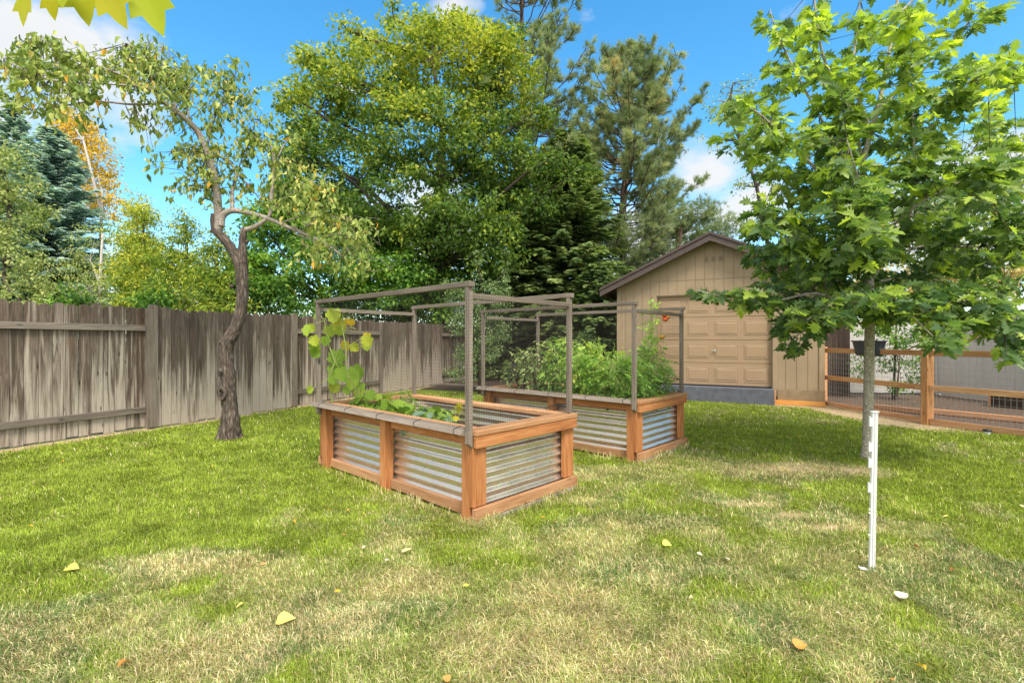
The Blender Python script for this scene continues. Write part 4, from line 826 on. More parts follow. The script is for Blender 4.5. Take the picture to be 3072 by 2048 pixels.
tree('pale_tree', 'pale yellow green broadleaf tree at the left edge of the picture', [(20, 1150, 16, .12), (20, 800, 16, .09), (30, 600, 16, .06)],
     [(10, 520, 90, 90, 16, 1.0), (40, 640, 100, 90, 16, 1.0), (0, 780, 130, 100, 15.5, 1.0), (90, 830, 60, 70, 15, .6), (-90, 600, 90, 150, 16, 1.0), (60, 900, 120, 40, 14, .6)], L_pale, DIA, 260, 44, .34, .11, tint(.5, .2, .2), M_bark_d, group='trees beyond the fences')
tree('golden_aspen', 'tall golden yellow aspen with thin pale trunk behind the blue spruce', [(292, 1150, 22, .09), (300, 850, 22, .08), (305, 640, 22, .06), (250, 420, 22, .04)],
     [(230, 400, 70, 60, 23, .8), (270, 470, 70, 70, 23, .8), (290, 560, 60, 60, 23, .7), (200, 350, 50, 35, 23, .5), (310, 620, 70, 40, 22.5, .6), (180, 420, 40, 60, 23, .4)], L_gold, DIA, 170, 36, .45, .15, tint(.5, .25, .15), M_birch, group='trees beyond the fences')
tree('pale_tree', 'loose pale green birch sapling between blue spruce and yellow green trees', [(296, 1150, 16, .05), (300, 850, 16, .045), (308, 700, 16, .03)],
     [(270, 780, 60, 120, 16.5, .7), (330, 870, 70, 50, 15.5, .5), (240, 880, 70, 50, 15.5, .5)], L_pale, DIA, 80, 30, .34, .09, tint(.55, .2, .15), M_birch, group='trees beyond the fences')
for (cx, top, wd, lab, sd, Yd) in ((430, 600, 105, 'yellow green feathery tree behind the fence, left of the gnarled trunk', .62, 15), (560, 640, 100, 'greener feathery tree behind the fence beside the gnarled trunk', .5, 14.5), (410, 585, 60, 'golden tipped tree rising behind the yellow green one', .85, 17.5), (650, 700, 90, 'mid green bush behind the gnarled trunk, over the fence', .5, 13.2)):
    tree('feathery_tree', lab, [(cx, 1150, Yd, .09), (cx, 850, Yd, .06), (cx, top + 60, Yd, .03)],
         [(cx, top + 50, wd * .4, 60, Yd, .5), (cx - wd * .4, top + 150, wd * .5, 70, Yd, .8), (cx + wd * .4, top + 160, wd * .5, 70, Yd, .8), (cx, top + 240, wd, 80, Yd - .4, .9), (cx, top + 320, wd * 1.1, 60, Yd - .6, .9)],
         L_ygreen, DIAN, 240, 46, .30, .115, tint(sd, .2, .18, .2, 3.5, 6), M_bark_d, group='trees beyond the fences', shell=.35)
tree('hedge_shrub', 'mid green undergrowth low along the far side of the left fence', [(500, 1150, 12.2, .05), (500, 950, 12.2, .04)],
     [(210, 905, 50, 50, 12.5, .5), (470, 900, 60, 40, 12.8, .5), (690, 885, 90, 70, 13.4, .5), (790, 900, 80, 60, 13.8, .5), (740, 800, 70, 70, 14.6, .5), (870, 935, 90, 45, 14.2, .4), (1000, 925, 140, 60, 15.4, .5), (1200, 940, 140, 60, 17, .5), (1340, 940, 120, 60, 19.5, .5), (1500, 950, 120, 50, 20.5, .4)], L_dense, DIA, 420, 44, .36, .11, tint(.35, .2, .2), M_bark_d, cat='hedge', group='trees beyond the fences', zlim=1.2, shell=.2, limb_r=.02)
# right background
tree('birch_tree', 'thin sparse birch with a dark leaning stem, left of the young oak', [(2330, 1150, 15.5, .07), (2300, 700, 15.5, .06), (2270, 560, 15.5, .05), (2225, 430, 15.5, .03), (2190, 300, 15.5, .015)],
     [(2180, 330, 70, 50, 15.5, .6), (2240, 420, 60, 60, 15.5, .6), (2330, 480, 80, 60, 15.5, .6), (2250, 560, 60, 50, 15.5, .5), (2140, 420, 40, 40, 15.5, .4), (2200, 250, 60, 60, 15.5, .5)], L_ygreen, DIA, 80, 18, .3, .085, tint(.6, .2, .15), M_bark_d, group='trees beyond the fences')
tree('broadleaf_tree', 'light green broadleaf tree at the right edge behind the grey fence', [(3000, 1150, 15, .14), (3000, 800, 15, .1), (2980, 600, 15, .06)],
     [(2980, 500, 130, 110, 15, 1.0), (3080, 620, 120, 110, 15, 1.0), (2850, 640, 130, 100, 15.5, 1.0), (2980, 780, 170, 90, 15, 1.0), (2750, 760, 120, 80, 16, 1.0), (2620, 640, 120, 90, 17, 1.0)], L_maple, DIA, 260, 34, .36, .13, tint(.6, .2, .18), M_bark_d, group='trees beyond the fences')
tree('golden_shrub', 'tan and golden shrub showing over the grey fence behind the oak trunk', [(2650, 1150, 14, .07), (2650, 900, 14, .05)],
     [(2560, 830, 90, 80, 14, .7), (2700, 850, 110, 70, 14, .7), (2850, 860, 110, 60, 14, .7), (3000, 850, 100, 60, 14, .7), (2620, 720, 80, 60, 14, .6)], leaf_mat('tan_leaf', [(0, (.22, .15, .07)), (.5, (.45, .34, .13)), (1, (.62, .52, .16))], .35), DIA, 170, 34, .3, .10, tint(.5, .25, .2), M_bark_d, cat='shrub', group='trees beyond the fences')
tree('climbing_shrub', 'dark green leafy climber in the corner behind the wire grid and planter', [(2680, 1185, 11.6, .03), (2685, 1060, 11.6, .025), (2690, 960, 11.6, .02)],
     [(2680, 1060, 45, 80, 11.6, .3), (2740, 1100, 35, 60, 11.4, .25), (2730, 1000, 50, 40, 11.5, .25), (2590, 1080, 35, 50, 11.7, .2), (2640, 970, 60, 40, 11.5, .3), (2700, 1160, 30, 30, 11.3, .2)], L_dense, DIA, 80, 30, .16, .075, tint(.5, .2, .2), M_bark_d, cat='shrub', limb_r=.012, flat=1)
mb = MB(); pts = [W(2935, 1012, 9.9), W(2900, 1022, 9.95), W(2870, 1035, 10), W(2800, 1045, 10.1), W(2740, 1040, 10.2), W(2700, 1060, 10.4)]
mb.tube(pts, [.035, .03, .028, .02, .016, .01], 7, wob=.15); mb.tube([W(2870, 1035, 10), W(2830, 1000, 10), W(2790, 990, 10.1)], [.02, .015, .008], 6); mb.tube([pts[5], W(2690, 1190, 10.6)], [.01, .02], 6)
tag(mb.build('bare_branch', M_bark_p, smooth=True), 'bare reddish brown branch hanging above the rail right of the planter', 'branch')
# shrub with upright shoots between the beds
tree('upright_shrub', 'grey green shrub with upright leafy shoots behind the two beds', [(1440, 1160, 12.6, .05), (1440, 1050, 12.6, .04), (1440, 900, 12.6, .02)],
     [(1440, 900, 80, 60, 12.6, .5), (1400, 960, 60, 60, 12.6, .5), (1480, 980, 60, 60, 12.6, .5), (1440, 1060, 70, 60, 12.4, .5), (1370, 870, 40, 40, 12.6, .3), (1437, 800, 12, 60, 12.6, .12), (1520, 810, 12, 70, 12.6, .12), (1345, 850, 12, 50, 12.6, .12), (1390, 1110, 50, 30, 12.3, .3), (1500, 880, 40, 50, 12.6, .3)], L_shrub, DIAN, 300, 30, .17, .08, tint(.5, .22, .18), M_bark_d, cat='shrub', limb_r=.015)
tree('low_shrub', 'low dark shrub on the soil behind the farther bed', [(1640, 1165, 13.2, .04), (1640, 1080, 13.2, .03)],
     [(1560, 1090, 60, 50, 13.2, .5), (1660, 1080, 80, 60, 13.5, .5), (1760, 1060, 80, 80, 14, .5)], L_shrub, DIAN, 100, 30, .2, .08, tint(.3, .2, .15), M_bark_d, cat='shrub', limb_r=.015)

# gnarled peach tree on the left lawn
def peach():
    b = G(688, 1316); Y = b.y; r = empty('peach_tree', b); tag(r, 'gnarled leaning fruit tree with rough dark trunk and drooping leaves on the left lawn', 'tree')
    def Q(px, py, dy=0): p = W(px, py, Y + dy); return p - b
    trk = [(688, 1330, .165), (688, 1300, .140), (691, 1265, .122), (690, 1225, .115), (686, 1190, .125), (682, 1165, .128), (684, 1130, .115), (680, 1095, .100), (678, 1060, .102), (682, 1030, .112), (696, 1005, .100), (711, 975, .092), (722, 935, .088), (727, 895, .088), (727, 855, .092), (725, 815, .098), (724, 785, .092)]
    mb = MB(); P0 = [Q(x, y) for x, y, _ in trk]; R0 = [q_[2] * (.84 if i > 2 else 1) for i, q_ in enumerate(trk)]; R0[0] = .17; R0[1] = .142; pts = []; rr = []
    for i in range(len(P0) - 1):
        for k in range(4):
            t = k / 4; p0, p1, p2, p3 = P0[max(i - 1, 0)], P0[i], P0[i + 1], P0[min(i + 2, len(P0) - 1)]; pts.append(.5 * ((2 * p1) + (-p0 + p2) * t + (2 * p0 - 5 * p1 + 4 * p2 - p3) * t * t + (-p0 + 3 * p1 - 3 * p2 + p3) * t ** 3)); rr.append((R0[i] * (1 - t) + R0[i + 1] * t) * random.uniform(.95, 1.06))
    mb.tube(pts + [P0[-1]], rr + [R0[-1]], 22, wob=.075)
    for th in (.4, 1.6, 2.9, 4.0, 5.3): mb.tube([Vector((math.cos(th) * .08, math.sin(th) * .08, .16)), Vector((math.cos(th) * .13, math.sin(th) * .13, .04)), Vector((math.cos(th) * .17, math.sin(th) * .17, -.04))], [.045, .04, .03], 7, wob=.12)
    mb.tube([Q(726, 822), Q(729, 785), Q(728, 749), Q(728, 715), Q(732, 684)], [.05, .062, .055, .047, .04], 12, wob=.06)      # right stub
    mb.tube([Q(722, 822), Q(716, 790), Q(706, 765), Q(690, 738), Q(668, 712), Q(645, 690), Q(641, 662), Q(643, 642)], [.05, .068, .068, .064, .06, .058, .045, .043], 12, wob=.06)
    mb.tube([Q(630, 693), Q(645, 692)], [.014, .02], 6)
    mb.tube([Q(738, 727), Q(745, 722)], [.03, .022], 7)
    # knot ring with a dark hollow
    c = Q(666, 1180, -.105); kn = MB(); n = 18
    mb.tube([c + Vector((math.cos(t) * .045, -.012 * abs(math.sin(t)), math.sin(t) * .075)) for t in [2 * math.pi * i / n for i in range(n + 1)]], .026, 8, cap=False, wob=.1)
    mb.tube([Q(660, 1112, -.07), Q(660, 1118, -.12)], [.04, .02], 8); mb.tube([Q(668, 1030, -.05), Q(660, 1024, -.09)], [.035, .022], 8)
    mb.tube([Q(700, 858), Q(690, 858)], [.04, .02], 7)
    t_ = mb.build('trunk', M_bark, r, smooth=True)
    hl = MB(); hl.lathe([(.001, .0), (.03, .0), (.032, -.005)], M=Matrix.Rotation(R(90), 4, 'X') @ Matrix.Scale(1.0, 4)); hl.v = [(v[0] + c.x, v[1] + c.y - .004, c.z + (v[2]) * 1.7) for v in hl.v]; hl.build('knot_hole', M_dark, t_)
    hl = MB(); c2 = Q(662, 1124, -.095); hl.lathe([(.001, .0), (.022, .0), (.024, -.005)], M=Matrix.Rotation(R(90), 4, 'X')); hl.v = [(v[0] + c2.x, v[1] + c2.y - .03, c2.z + v[2]) for v in hl.v]; hl.build('knot_hole', M_dark, t_)
    br = MB(); ctrl = []
    def B(pts, r0, r1, n=9):
        # smooth polyline
        P = [Q(x, y, dy) for x, y, dy in pts]; out = []
        for i in range(len(P) - 1):
            p0 = P[max(i - 1, 0)]; p1 = P[i]; p2 = P[i + 1]; p3 = P[min(i + 2, len(P) - 1)]
            for k in range(4):
                t = k / 4; out.append(.5 * ((2 * p1) + (-p0 + p2) * t + (2 * p0 - 5 * p1 + 4 * p2 - p3) * t * t + (-p0 + 3 * p1 - 3 * p2 + p3) * t ** 3))
        out.append(P[-1]); m_ = len(out); br.tube(out, [r0 + (r1 - r0) * i / (m_ - 1) for i in range(m_)], n, wob=.03); ctrl.extend(out); return out
    B([(655, 695, 0), (655, 634, 0), (648, 560, -.05), (632, 490, -.1), (617, 448, -.15), (597, 402, -.2), (568, 367, -.3), (534, 339, -.4), (494, 310, -.5)], .058, .03)
    B([(494, 310, -.5), (402, 314, -.6), (287, 304, -.8), (201, 316, -.9), (90, 330, -1.0)], .016, .006, 6)
    B([(494, 310, -.5), (440, 262, -.7), (340, 215, -.8), (220, 170, -.9), (110, 110, -1)], .022, .006, 6)
    B([(534, 339, -.4), (500, 250, -.3), (450, 180, -.3), (380, 130, -.3)], .018, .005, 6)
    B([(440, 262, -.7), (300, 250, -1.0), (150, 240, -1.2), (10, 180, -1.3)], .014, .005, 6)
    B([(568, 367, -.3), (560, 300, 0), (540, 220, .2), (500, 150, .3)], .014, .005, 6)
    B([(620, 452, -.15), (632, 385, 0), (660, 320, .1), (690, 240, .2)], .018, .006, 6)
    B([(690, 240, .2), (710, 215, .2), (715, 190, .2)], .008, .004, 5); B([(660, 320, .1), (740, 290, .3), (770, 260, .4)], .01, .004, 5)
    B([(662, 680, 0), (668, 648, 0), (694, 632, 0), (740, 637, 0), (799, 654, 0), (858, 679, -.1), (960, 722, -.3), (1030, 770, -.4)], .052, .014)
    B([(732, 690, 0), (760, 682, 0), (790, 665, 0), (812, 640, 0), (814, 590, 0), (821, 517, .1), (818, 448, .1), (790, 425, .1), (740, 400, .2)], .036, .012)
    B([(697, 630, 0), (697, 574, .1), (709, 522, .2), (683, 482, .2), (631, 462, .1)], .03, .012, 7)
    B([(709, 522, .2), (750, 560, .3), (780, 600, .4)], .012, .005, 6); B([(709, 522, .2), (740, 440, .3), (770, 360, .3)], .012, .005, 6)
    B([(814, 630, 0), (860, 590, -.1), (920, 560, -.2), (990, 560, -.2)], .02, .006, 6)
    B([(840, 670, 0), (900, 650, -.2), (960, 640, -.3), (1040, 660, -.3)], .014, .004, 6); B([(900, 700, -.1), (940, 660, -.1), (1000, 600, 0)], .012, .004, 6)
    B([(960, 722, -.3), (1010, 700, -.4), (1080, 720, -.5)], .01, .004, 6); B([(930, 705, -.2), (960, 760, -.2), (1000, 800, -.3)], .009, .004, 5)
    B([(821, 500, .1), (850, 440, .2), (880, 400, .2)], .012, .004, 6)
    # bare twigs
    for k in range(34):
        x = random.uniform(850, 1100); y = 650 + (x - 850) * .3 + random.uniform(-60, 60); B([(x, y, -.2), (x + random.uniform(10, 50), y + random.uniform(-30, 40), -.3), (x + random.uniform(40, 110), y + random.uniform(-30, 90), -.3)], .004, .0016, 4)
    # leafy twigs following the regions of the crown
    regs = [(60, 170, 60, 60, -1.1, 26), (150, 150, 110, 60, -.9, 55), (30, 260, 60, 60, -1.2, 26), (200, 220, 120, 70, -.9, 90), (320, 220, 120, 80, -.6, 90), (430, 180, 100, 70, -.4, 70), (480, 250, 100, 80, -.4, 75), (110, 290, 100, 30, -1.0, 24), (540, 230, 80, 60, -.1, 40), (250, 350, 30, 50, -.8, 12),
            (170, 350, 45, 20, -1, 10), (430, 370, 50, 25, -.5, 12), (400, 380, 20, 15, -.5, 3), (510, 390, 40, 40, -.3, 14), (455, 470, 25, 50, -.3, 9), (310, 400, 15, 12, -.5, 3), (580, 300, 50, 60, 0, 22), (620, 230, 50, 50, .1, 22), (690, 220, 50, 50, .2, 26), (730, 290, 50, 40, .3, 22), (680, 300, 60, 60, .1, 26), (610, 390, 60, 40, 0, 22),
            (560, 480, 70, 50, -.1, 34), (600, 550, 70, 50, -.1, 34), (530, 560, 30, 40, -.2, 10), (700, 400, 80, 70, .2, 46), (780, 380, 70, 60, .3, 34), (750, 500, 80, 80, .3, 46), (680, 560, 70, 50, .3, 24), (860, 460, 80, 80, .2, 34), (840, 580, 70, 60, .1, 30), (930, 620, 90, 60, -.2, 50), (1010, 680, 90, 60, -.3, 55), (1060, 780, 60, 80, -.4, 30), (950, 760, 60, 40, -.3, 22), (900, 540, 90, 60, -.1, 30), (620, 480, 50, 60, 0, 24), (790, 610, 50, 30, 0, 12), (960, 560, 60, 50, -.2, 24), (1100, 700, 50, 60, -.4, 16)]
    P = []; A = []; Nn = []; Tt = []; tw = MB(); cpts = np.array(ctrl)
    for cx, cy, rx, ry, dy, n in regs:
        for k in range(max(2, int(n * .82))):
            th = random.uniform(0, 2 * math.pi); q_ = math.sqrt(random.random()); p = Q(cx + rx * q_ * math.cos(th), cy + ry * q_ * math.sin(th), dy + random.gauss(0, .28))
            j = np.argmin(((cpts - np.array(p)) ** 2).sum(1)); s0 = Vector(cpts[j]); L = (p - s0).length
            if L > .12: tw.tube([s0.lerp(p, max(0, 1 - .45 / L)), p], [.0035, .002], 4, cap=False)
            ct = random.gauss(.48, .15); dd = (p - s0).normalized() if L > .01 else Vector((0, 0, 1))
            for i in range(random.randint(4, 6)):
                P.append(p - dd * random.uniform(-.05, .2) + Vector([random.gauss(0, .04) for _ in range(3)])); A.append(dd * .3 + Vector((random.gauss(0, .45), random.gauss(0, .45), -.9))); Nn.append(Vector([random.gauss(0, 1) for _ in range(3)]))
                Tt.append(1.0 if random.random() < .012 else min(.93, max(0, ct + random.gauss(0, .18))))
    br.build('branch', M_bark_s, r, smooth=True); tw.build('twig', M_bark_d, r)
    scatter('crown', tmpl_oval(.46, .16, .34), np.array(P), np.array(A), np.array(Nn), .094 * rng.uniform(.6, 1.25, len(P)), L_peach, np.array(Tt), r)
peach()

# young oak on the right
def oak():
    b = G(2602, 1376); Y = b.y; r = empty('oak_tree', b); tag(r, 'young oak with smooth grey trunk and large lobed leaves on the right lawn', 'tree')
    def Q(px, py, dy=0): return W(px, py, Y + dy) - b
    mb = MB(); mb.tube([Q(2600, 1392), Q(2602, 1366), Q(2603, 1340), Q(2606, 1200), Q(2608, 1050), Q(2610, 900), Q(2604, 760), Q(2584, 620), Q(2590, 480), Q(2640, 300), Q(2680, 100), Q(2700, -60), Q(2720, -250)], [.085, .068, .057, .052, .050, .047, .043, .036, .03, .024, .018, .012, .006], 14, wob=.02)
    tips = []
    def limb2(pts, r0, r1):
        P = [Q(*p) for p in pts]; out = []
        for i in range(len(P) - 1):
            p0 = P[max(i - 1, 0)]; p1 = P[i]; p2 = P[i + 1]; p3 = P[min(i + 2, len(P) - 1)]
            for k in range(4): t = k / 4; out.append(.5 * ((2 * p1) + (-p0 + p2) * t + (2 * p0 - 5 * p1 + 4 * p2 - p3) * t * t + (-p0 + 3 * p1 - 3 * p2 + p3) * t ** 3))
        out.append(P[-1]); m_ = len(out); mb.tube(out, [r0 + (r1 - r0) * i / (m_ - 1) for i in range(m_)], 7, wob=.03); tips.extend(out)
    LB_ = [[(2606, 900, 0), (2560, 920, -.1), (2450, 880, -.3), (2330, 900, -.5), (2180, 890, -.6), (2090, 870, -.6)], [(2606, 930, 0), (2540, 890, .3), (2440, 960, .5), (2380, 1020, .5)], [(2604, 880, 0), (2480, 840, .4), (2360, 780, .8), (2270, 740, 1.0)],
           [(2604, 800, 0), (2520, 760, -.3), (2400, 700, -.6), (2280, 640, -.8)], [(2590, 700, 0), (2500, 640, .2), (2380, 560, .4), (2280, 480, .5), (2200, 420, .5)], [(2586, 640, 0), (2480, 540, -.4), (2360, 420, -.7), (2260, 330, -.8), (2150, 300, -.8)],
           [(2590, 560, 0), (2500, 420, .2), (2420, 280, .3), (2340, 120, .3), (2310, 30, .3)], [(2586, 500, 0), (2560, 350, -.4), (2480, 200, -.7), (2450, 60, -.8), (2440, -60, -.8)], [(2620, 400, 0), (2560, 250, .2), (2570, 100, .3), (2590, -80, .3)],
           [(2606, 820, 0), (2680, 760, -.1), (2740, 600, -.3), (2740, 400, -.5), (2735, 200, -.6), (2720, 30, -.7)], [(2606, 860, 0), (2660, 760, .2), (2700, 680, .3), (2800, 600, .6), (2900, 480, .8), (2980, 350, .9)], [(2660, 780, .2), (2760, 740, .1), (2900, 740, -.1), (3040, 740, -.2)],
           [(2606, 940, 0), (2700, 900, -.4), (2850, 900, -.7), (2970, 940, -.8), (3050, 1000, -.8), (3100, 1060, -.8)], [(2606, 960, 0), (2680, 930, .3), (2780, 960, .6), (2860, 1000, .7)], [(2606, 960, 0), (2640, 930, -.5), (2720, 940, -1.0), (2800, 1010, -1.2)], [(2604, 880, 0), (2560, 880, -.6), (2480, 920, -1.0), (2420, 960, -1.1)],
           [(2600, 760, 0), (2720, 640, -.6), (2850, 560, -.9), (3000, 500, -1.0)], [(2640, 320, 0), (2760, 220, .3), (2860, 120, .4), (2940, 20, .4)], [(2640, 320, 0), (2800, 300, -.5), (2920, 240, -.7), (3040, 200, -.8)], [(2606, 820, 0), (2600, 760, -.8), (2560, 680, -1.3)], [(2606, 820, 0), (2620, 720, .8), (2660, 560, 1.2)], [(2604, 700, 0), (2580, 560, -.9), (2540, 420, -1.2)], [(2690, 50, 0), (2800, -60, .2), (2900, -150, .2)], [(2606, 850, 0), (2760, 830, .6), (2900, 860, 1.0), (3060, 850, 1.1)]]
    for k, l in enumerate(LB_): limb2(l, .022 if k < 14 else .016, .005)
    blobs = [(2150, 885, 75, 18, -.6, 18), (2230, 895, 60, 28, -.55, 26), (2300, 890, 70, 50, -.5, 48), (2380, 950, 70, 70, .3, 55), (2360, 1040, 40, 35, .5, 16), (2450, 950, 80, 60, -.8, 60), (2290, 750, 60, 60, .9, 40), (2330, 780, 80, 60, .5, 50), (2440, 860, 100, 70, .2, 85), (2280, 650, 60, 60, -.8, 40), (2370, 690, 90, 70, -.6, 75), (2470, 760, 90, 70, -.4, 80),
             (2210, 430, 55, 60, .5, 22), (2180, 330, 70, 40, -.8, 18), (2280, 470, 70, 60, .5, 35), (2260, 330, 60, 50, -.8, 30), (2370, 540, 90, 70, .4, 70), (2360, 400, 90, 70, -.7, 65), (2340, 250, 60, 70, .3, 38), (2320, 90, 50, 70, .3, 22), (2400, 150, 60, 80, .3, 34), (2480, 220, 80, 80, -.7, 55), (2440, 60, 60, 60, -.8, 28), (2500, 380, 90, 80, -.4, 85), (2480, 500, 100, 80, .4, 90), (2560, 540, 110, 60, -.9, 80), (2560, 620, 110, 60, -1.2, 85),
             (2580, 90, 70, 70, .3, 34), (2560, 250, 80, 80, .2, 48), (2640, 160, 70, 90, 0, 46), (2730, 60, 60, 70, -.7, 34), (2740, 180, 60, 70, -.6, 40), (2740, 320, 70, 70, -.5, 50), (2650, 400, 90, 80, .4, 70), (2760, 450, 90, 80, -.5, 75), (2700, 560, 110, 80, -.6, 90), (2850, 120, 70, 70, .4, 40), (2940, 40, 60, 60, .4, 26), (2860, 260, 80, 70, -.4, 55), (2950, 230, 70, 70, -.7, 45), (3040, 200, 50, 70, -.8, 24), (2980, 360, 70, 70, .9, 45), (2870, 400, 90, 70, .5, 60), (2900, 540, 90, 80, -.9, 75), (3010, 500, 80, 80, -1, 60), (2800, 640, 100, 80, .4, 80), (3040, 650, 70, 80, -.6, 55),
             (2600, 740, 120, 60, -.9, 85), (2720, 720, 110, 60, .1, 70), (2880, 740, 110, 70, -.1, 80), (3020, 760, 70, 70, -.2, 50), (2560, 920, 110, 50, -.6, 80), (2650, 900, 110, 50, -.7, 80), (2760, 900, 110, 60, -.8, 85), (2880, 910, 110, 60, -.7, 85), (2980, 960, 90, 60, -.8, 70), (3050, 1040, 45, 60, -.8, 34), (2850, 990, 70, 40, .6, 34), (2800, 1000, 60, 40, -1.1, 34), (2900, 830, 120, 50, .8, 80), (3040, 870, 60, 60, .9, 44), (2520, 830, 100, 50, .3, 60), (2700, 820, 110, 50, .5, 70), (2480, 650, 90, 60, .5, 60), (2650, 960, 60, 25, .2, 25), (2880, -60, 100, 80, .2, 34), (2640, -80, 100, 80, .1, 34)]
    P = []; A = []; Nn = []; Tt = []; tp = np.array(tips); tw = MB()
    for cx, cy, rx, ry, dy, n in blobs:
        for k in range(int(n * .42)):                       # twigs, each ending in a whorl of leaves
            th = random.uniform(0, 2 * math.pi); q_ = math.sqrt(random.random()); p = Q(cx + rx * q_ * math.cos(th), cy + ry * q_ * math.sin(th), dy + random.gauss(0, .3)); s0 = Vector(tp[np.argmin(((tp - np.array(p)) ** 2).sum(1))]); L = (p - s0).length; dd = ((p - s0) / L) if L > .02 else Vector((0, 0, 1))
            tw.tube([s0, s0.lerp(p, .5) + Vector((0, 0, -.02)), p], [.004, .003, .002], 4, cap=False); hi = float(sstep(2.4, 4.6, np.array(p.z + b.z))); ct = random.gauss(.34 + .30 * hi, .15)
            for i in range(random.randint(5, 8)):
                th = random.uniform(0, 2 * math.pi); o_ = Vector((math.cos(th), math.sin(th), random.uniform(-.55, .2))); a_ = (dd * .5 + o_).normalized()
                P.append(p - dd * random.uniform(0, .12) + a_ * .03); A.append(a_); Nn.append(Vector((random.gauss(0, .6), random.gauss(0, .6) - .25, .8))); Tt.append(min(1, max(0, ct + random.gauss(0, .18))))
    mb.build('trunk', M_bark_o, r, smooth=True); tw.build('twig', M_bark_d, r)
    scatter('crown', tmpl_lobed(OAK, .25, .22), np.array(P), np.array(A), np.array(Nn), .127 * rng.uniform(.6, 1.25, len(P)), L_oak, np.array(Tt), r); print('oak leaves', len(P))
oak()

# overhead maple branch, just inside the top left of the view
def overhead():
    r = empty('overhanging_branch', W(250, -160, 1.0)); o = r.location.copy(); tag(r, 'yellow green maple leaves hanging close to the viewer at the top left corner', 'branch')
    mb = MB(); mb.tube([W(-300, -260, 1.05) - o, W(80, -170, 1.0) - o, W(300, -150, 1.0) - o, W(520, -190, 1.0) - o, W(800, -300, 1.1) - o], [.009, .007, .005, .004, .003], 7)
    P = []; A = []; Nn = []; Tt = []; S_ = []
    for tipx, tipy, bx, by, dy, sz in ((62, 75, 90, -60, 0, 1.0), (160, 58, 150, -60, .03, 1.05), (182, 20, 190, -120, -.02, 1.0), (262, 72, 230, -100, .02, 1.1), (372, 80, 290, -110, -.03, 1.25), (345, 20, 350, -90, .05, .8), (484, 100, 400, -110, .0, 1.35)):
        a_ = W(bx, by, 1 + dy) - o; t = W(tipx, tipy, 1 + dy) - o; P.append(a_); A.append(t - a_); Nn.append(Vector((random.uniform(-.25, .25), -1, .35))); S_.append((t - a_).length / 1.06); Tt.append(random.uniform(.25, .9)); mb.tube([a_, a_ * .5 + (W(bx, -165, 1.0) - o) * .5, W(bx, -165, 1.0) - o], [.0012, .0012, .0015], 5)
    mb.build('stem', M_bark_d, r)
    for k in range(len(P)):
        scatter('leaf', tmpl_lobed([(x * .8, y) for x, y in MAPLE], .12, .05), np.array([P[k]]), np.array([A[k]]), np.array([Nn[k]]), S_[k], L_over, np.array([Tt[k]]), r)
overhead()

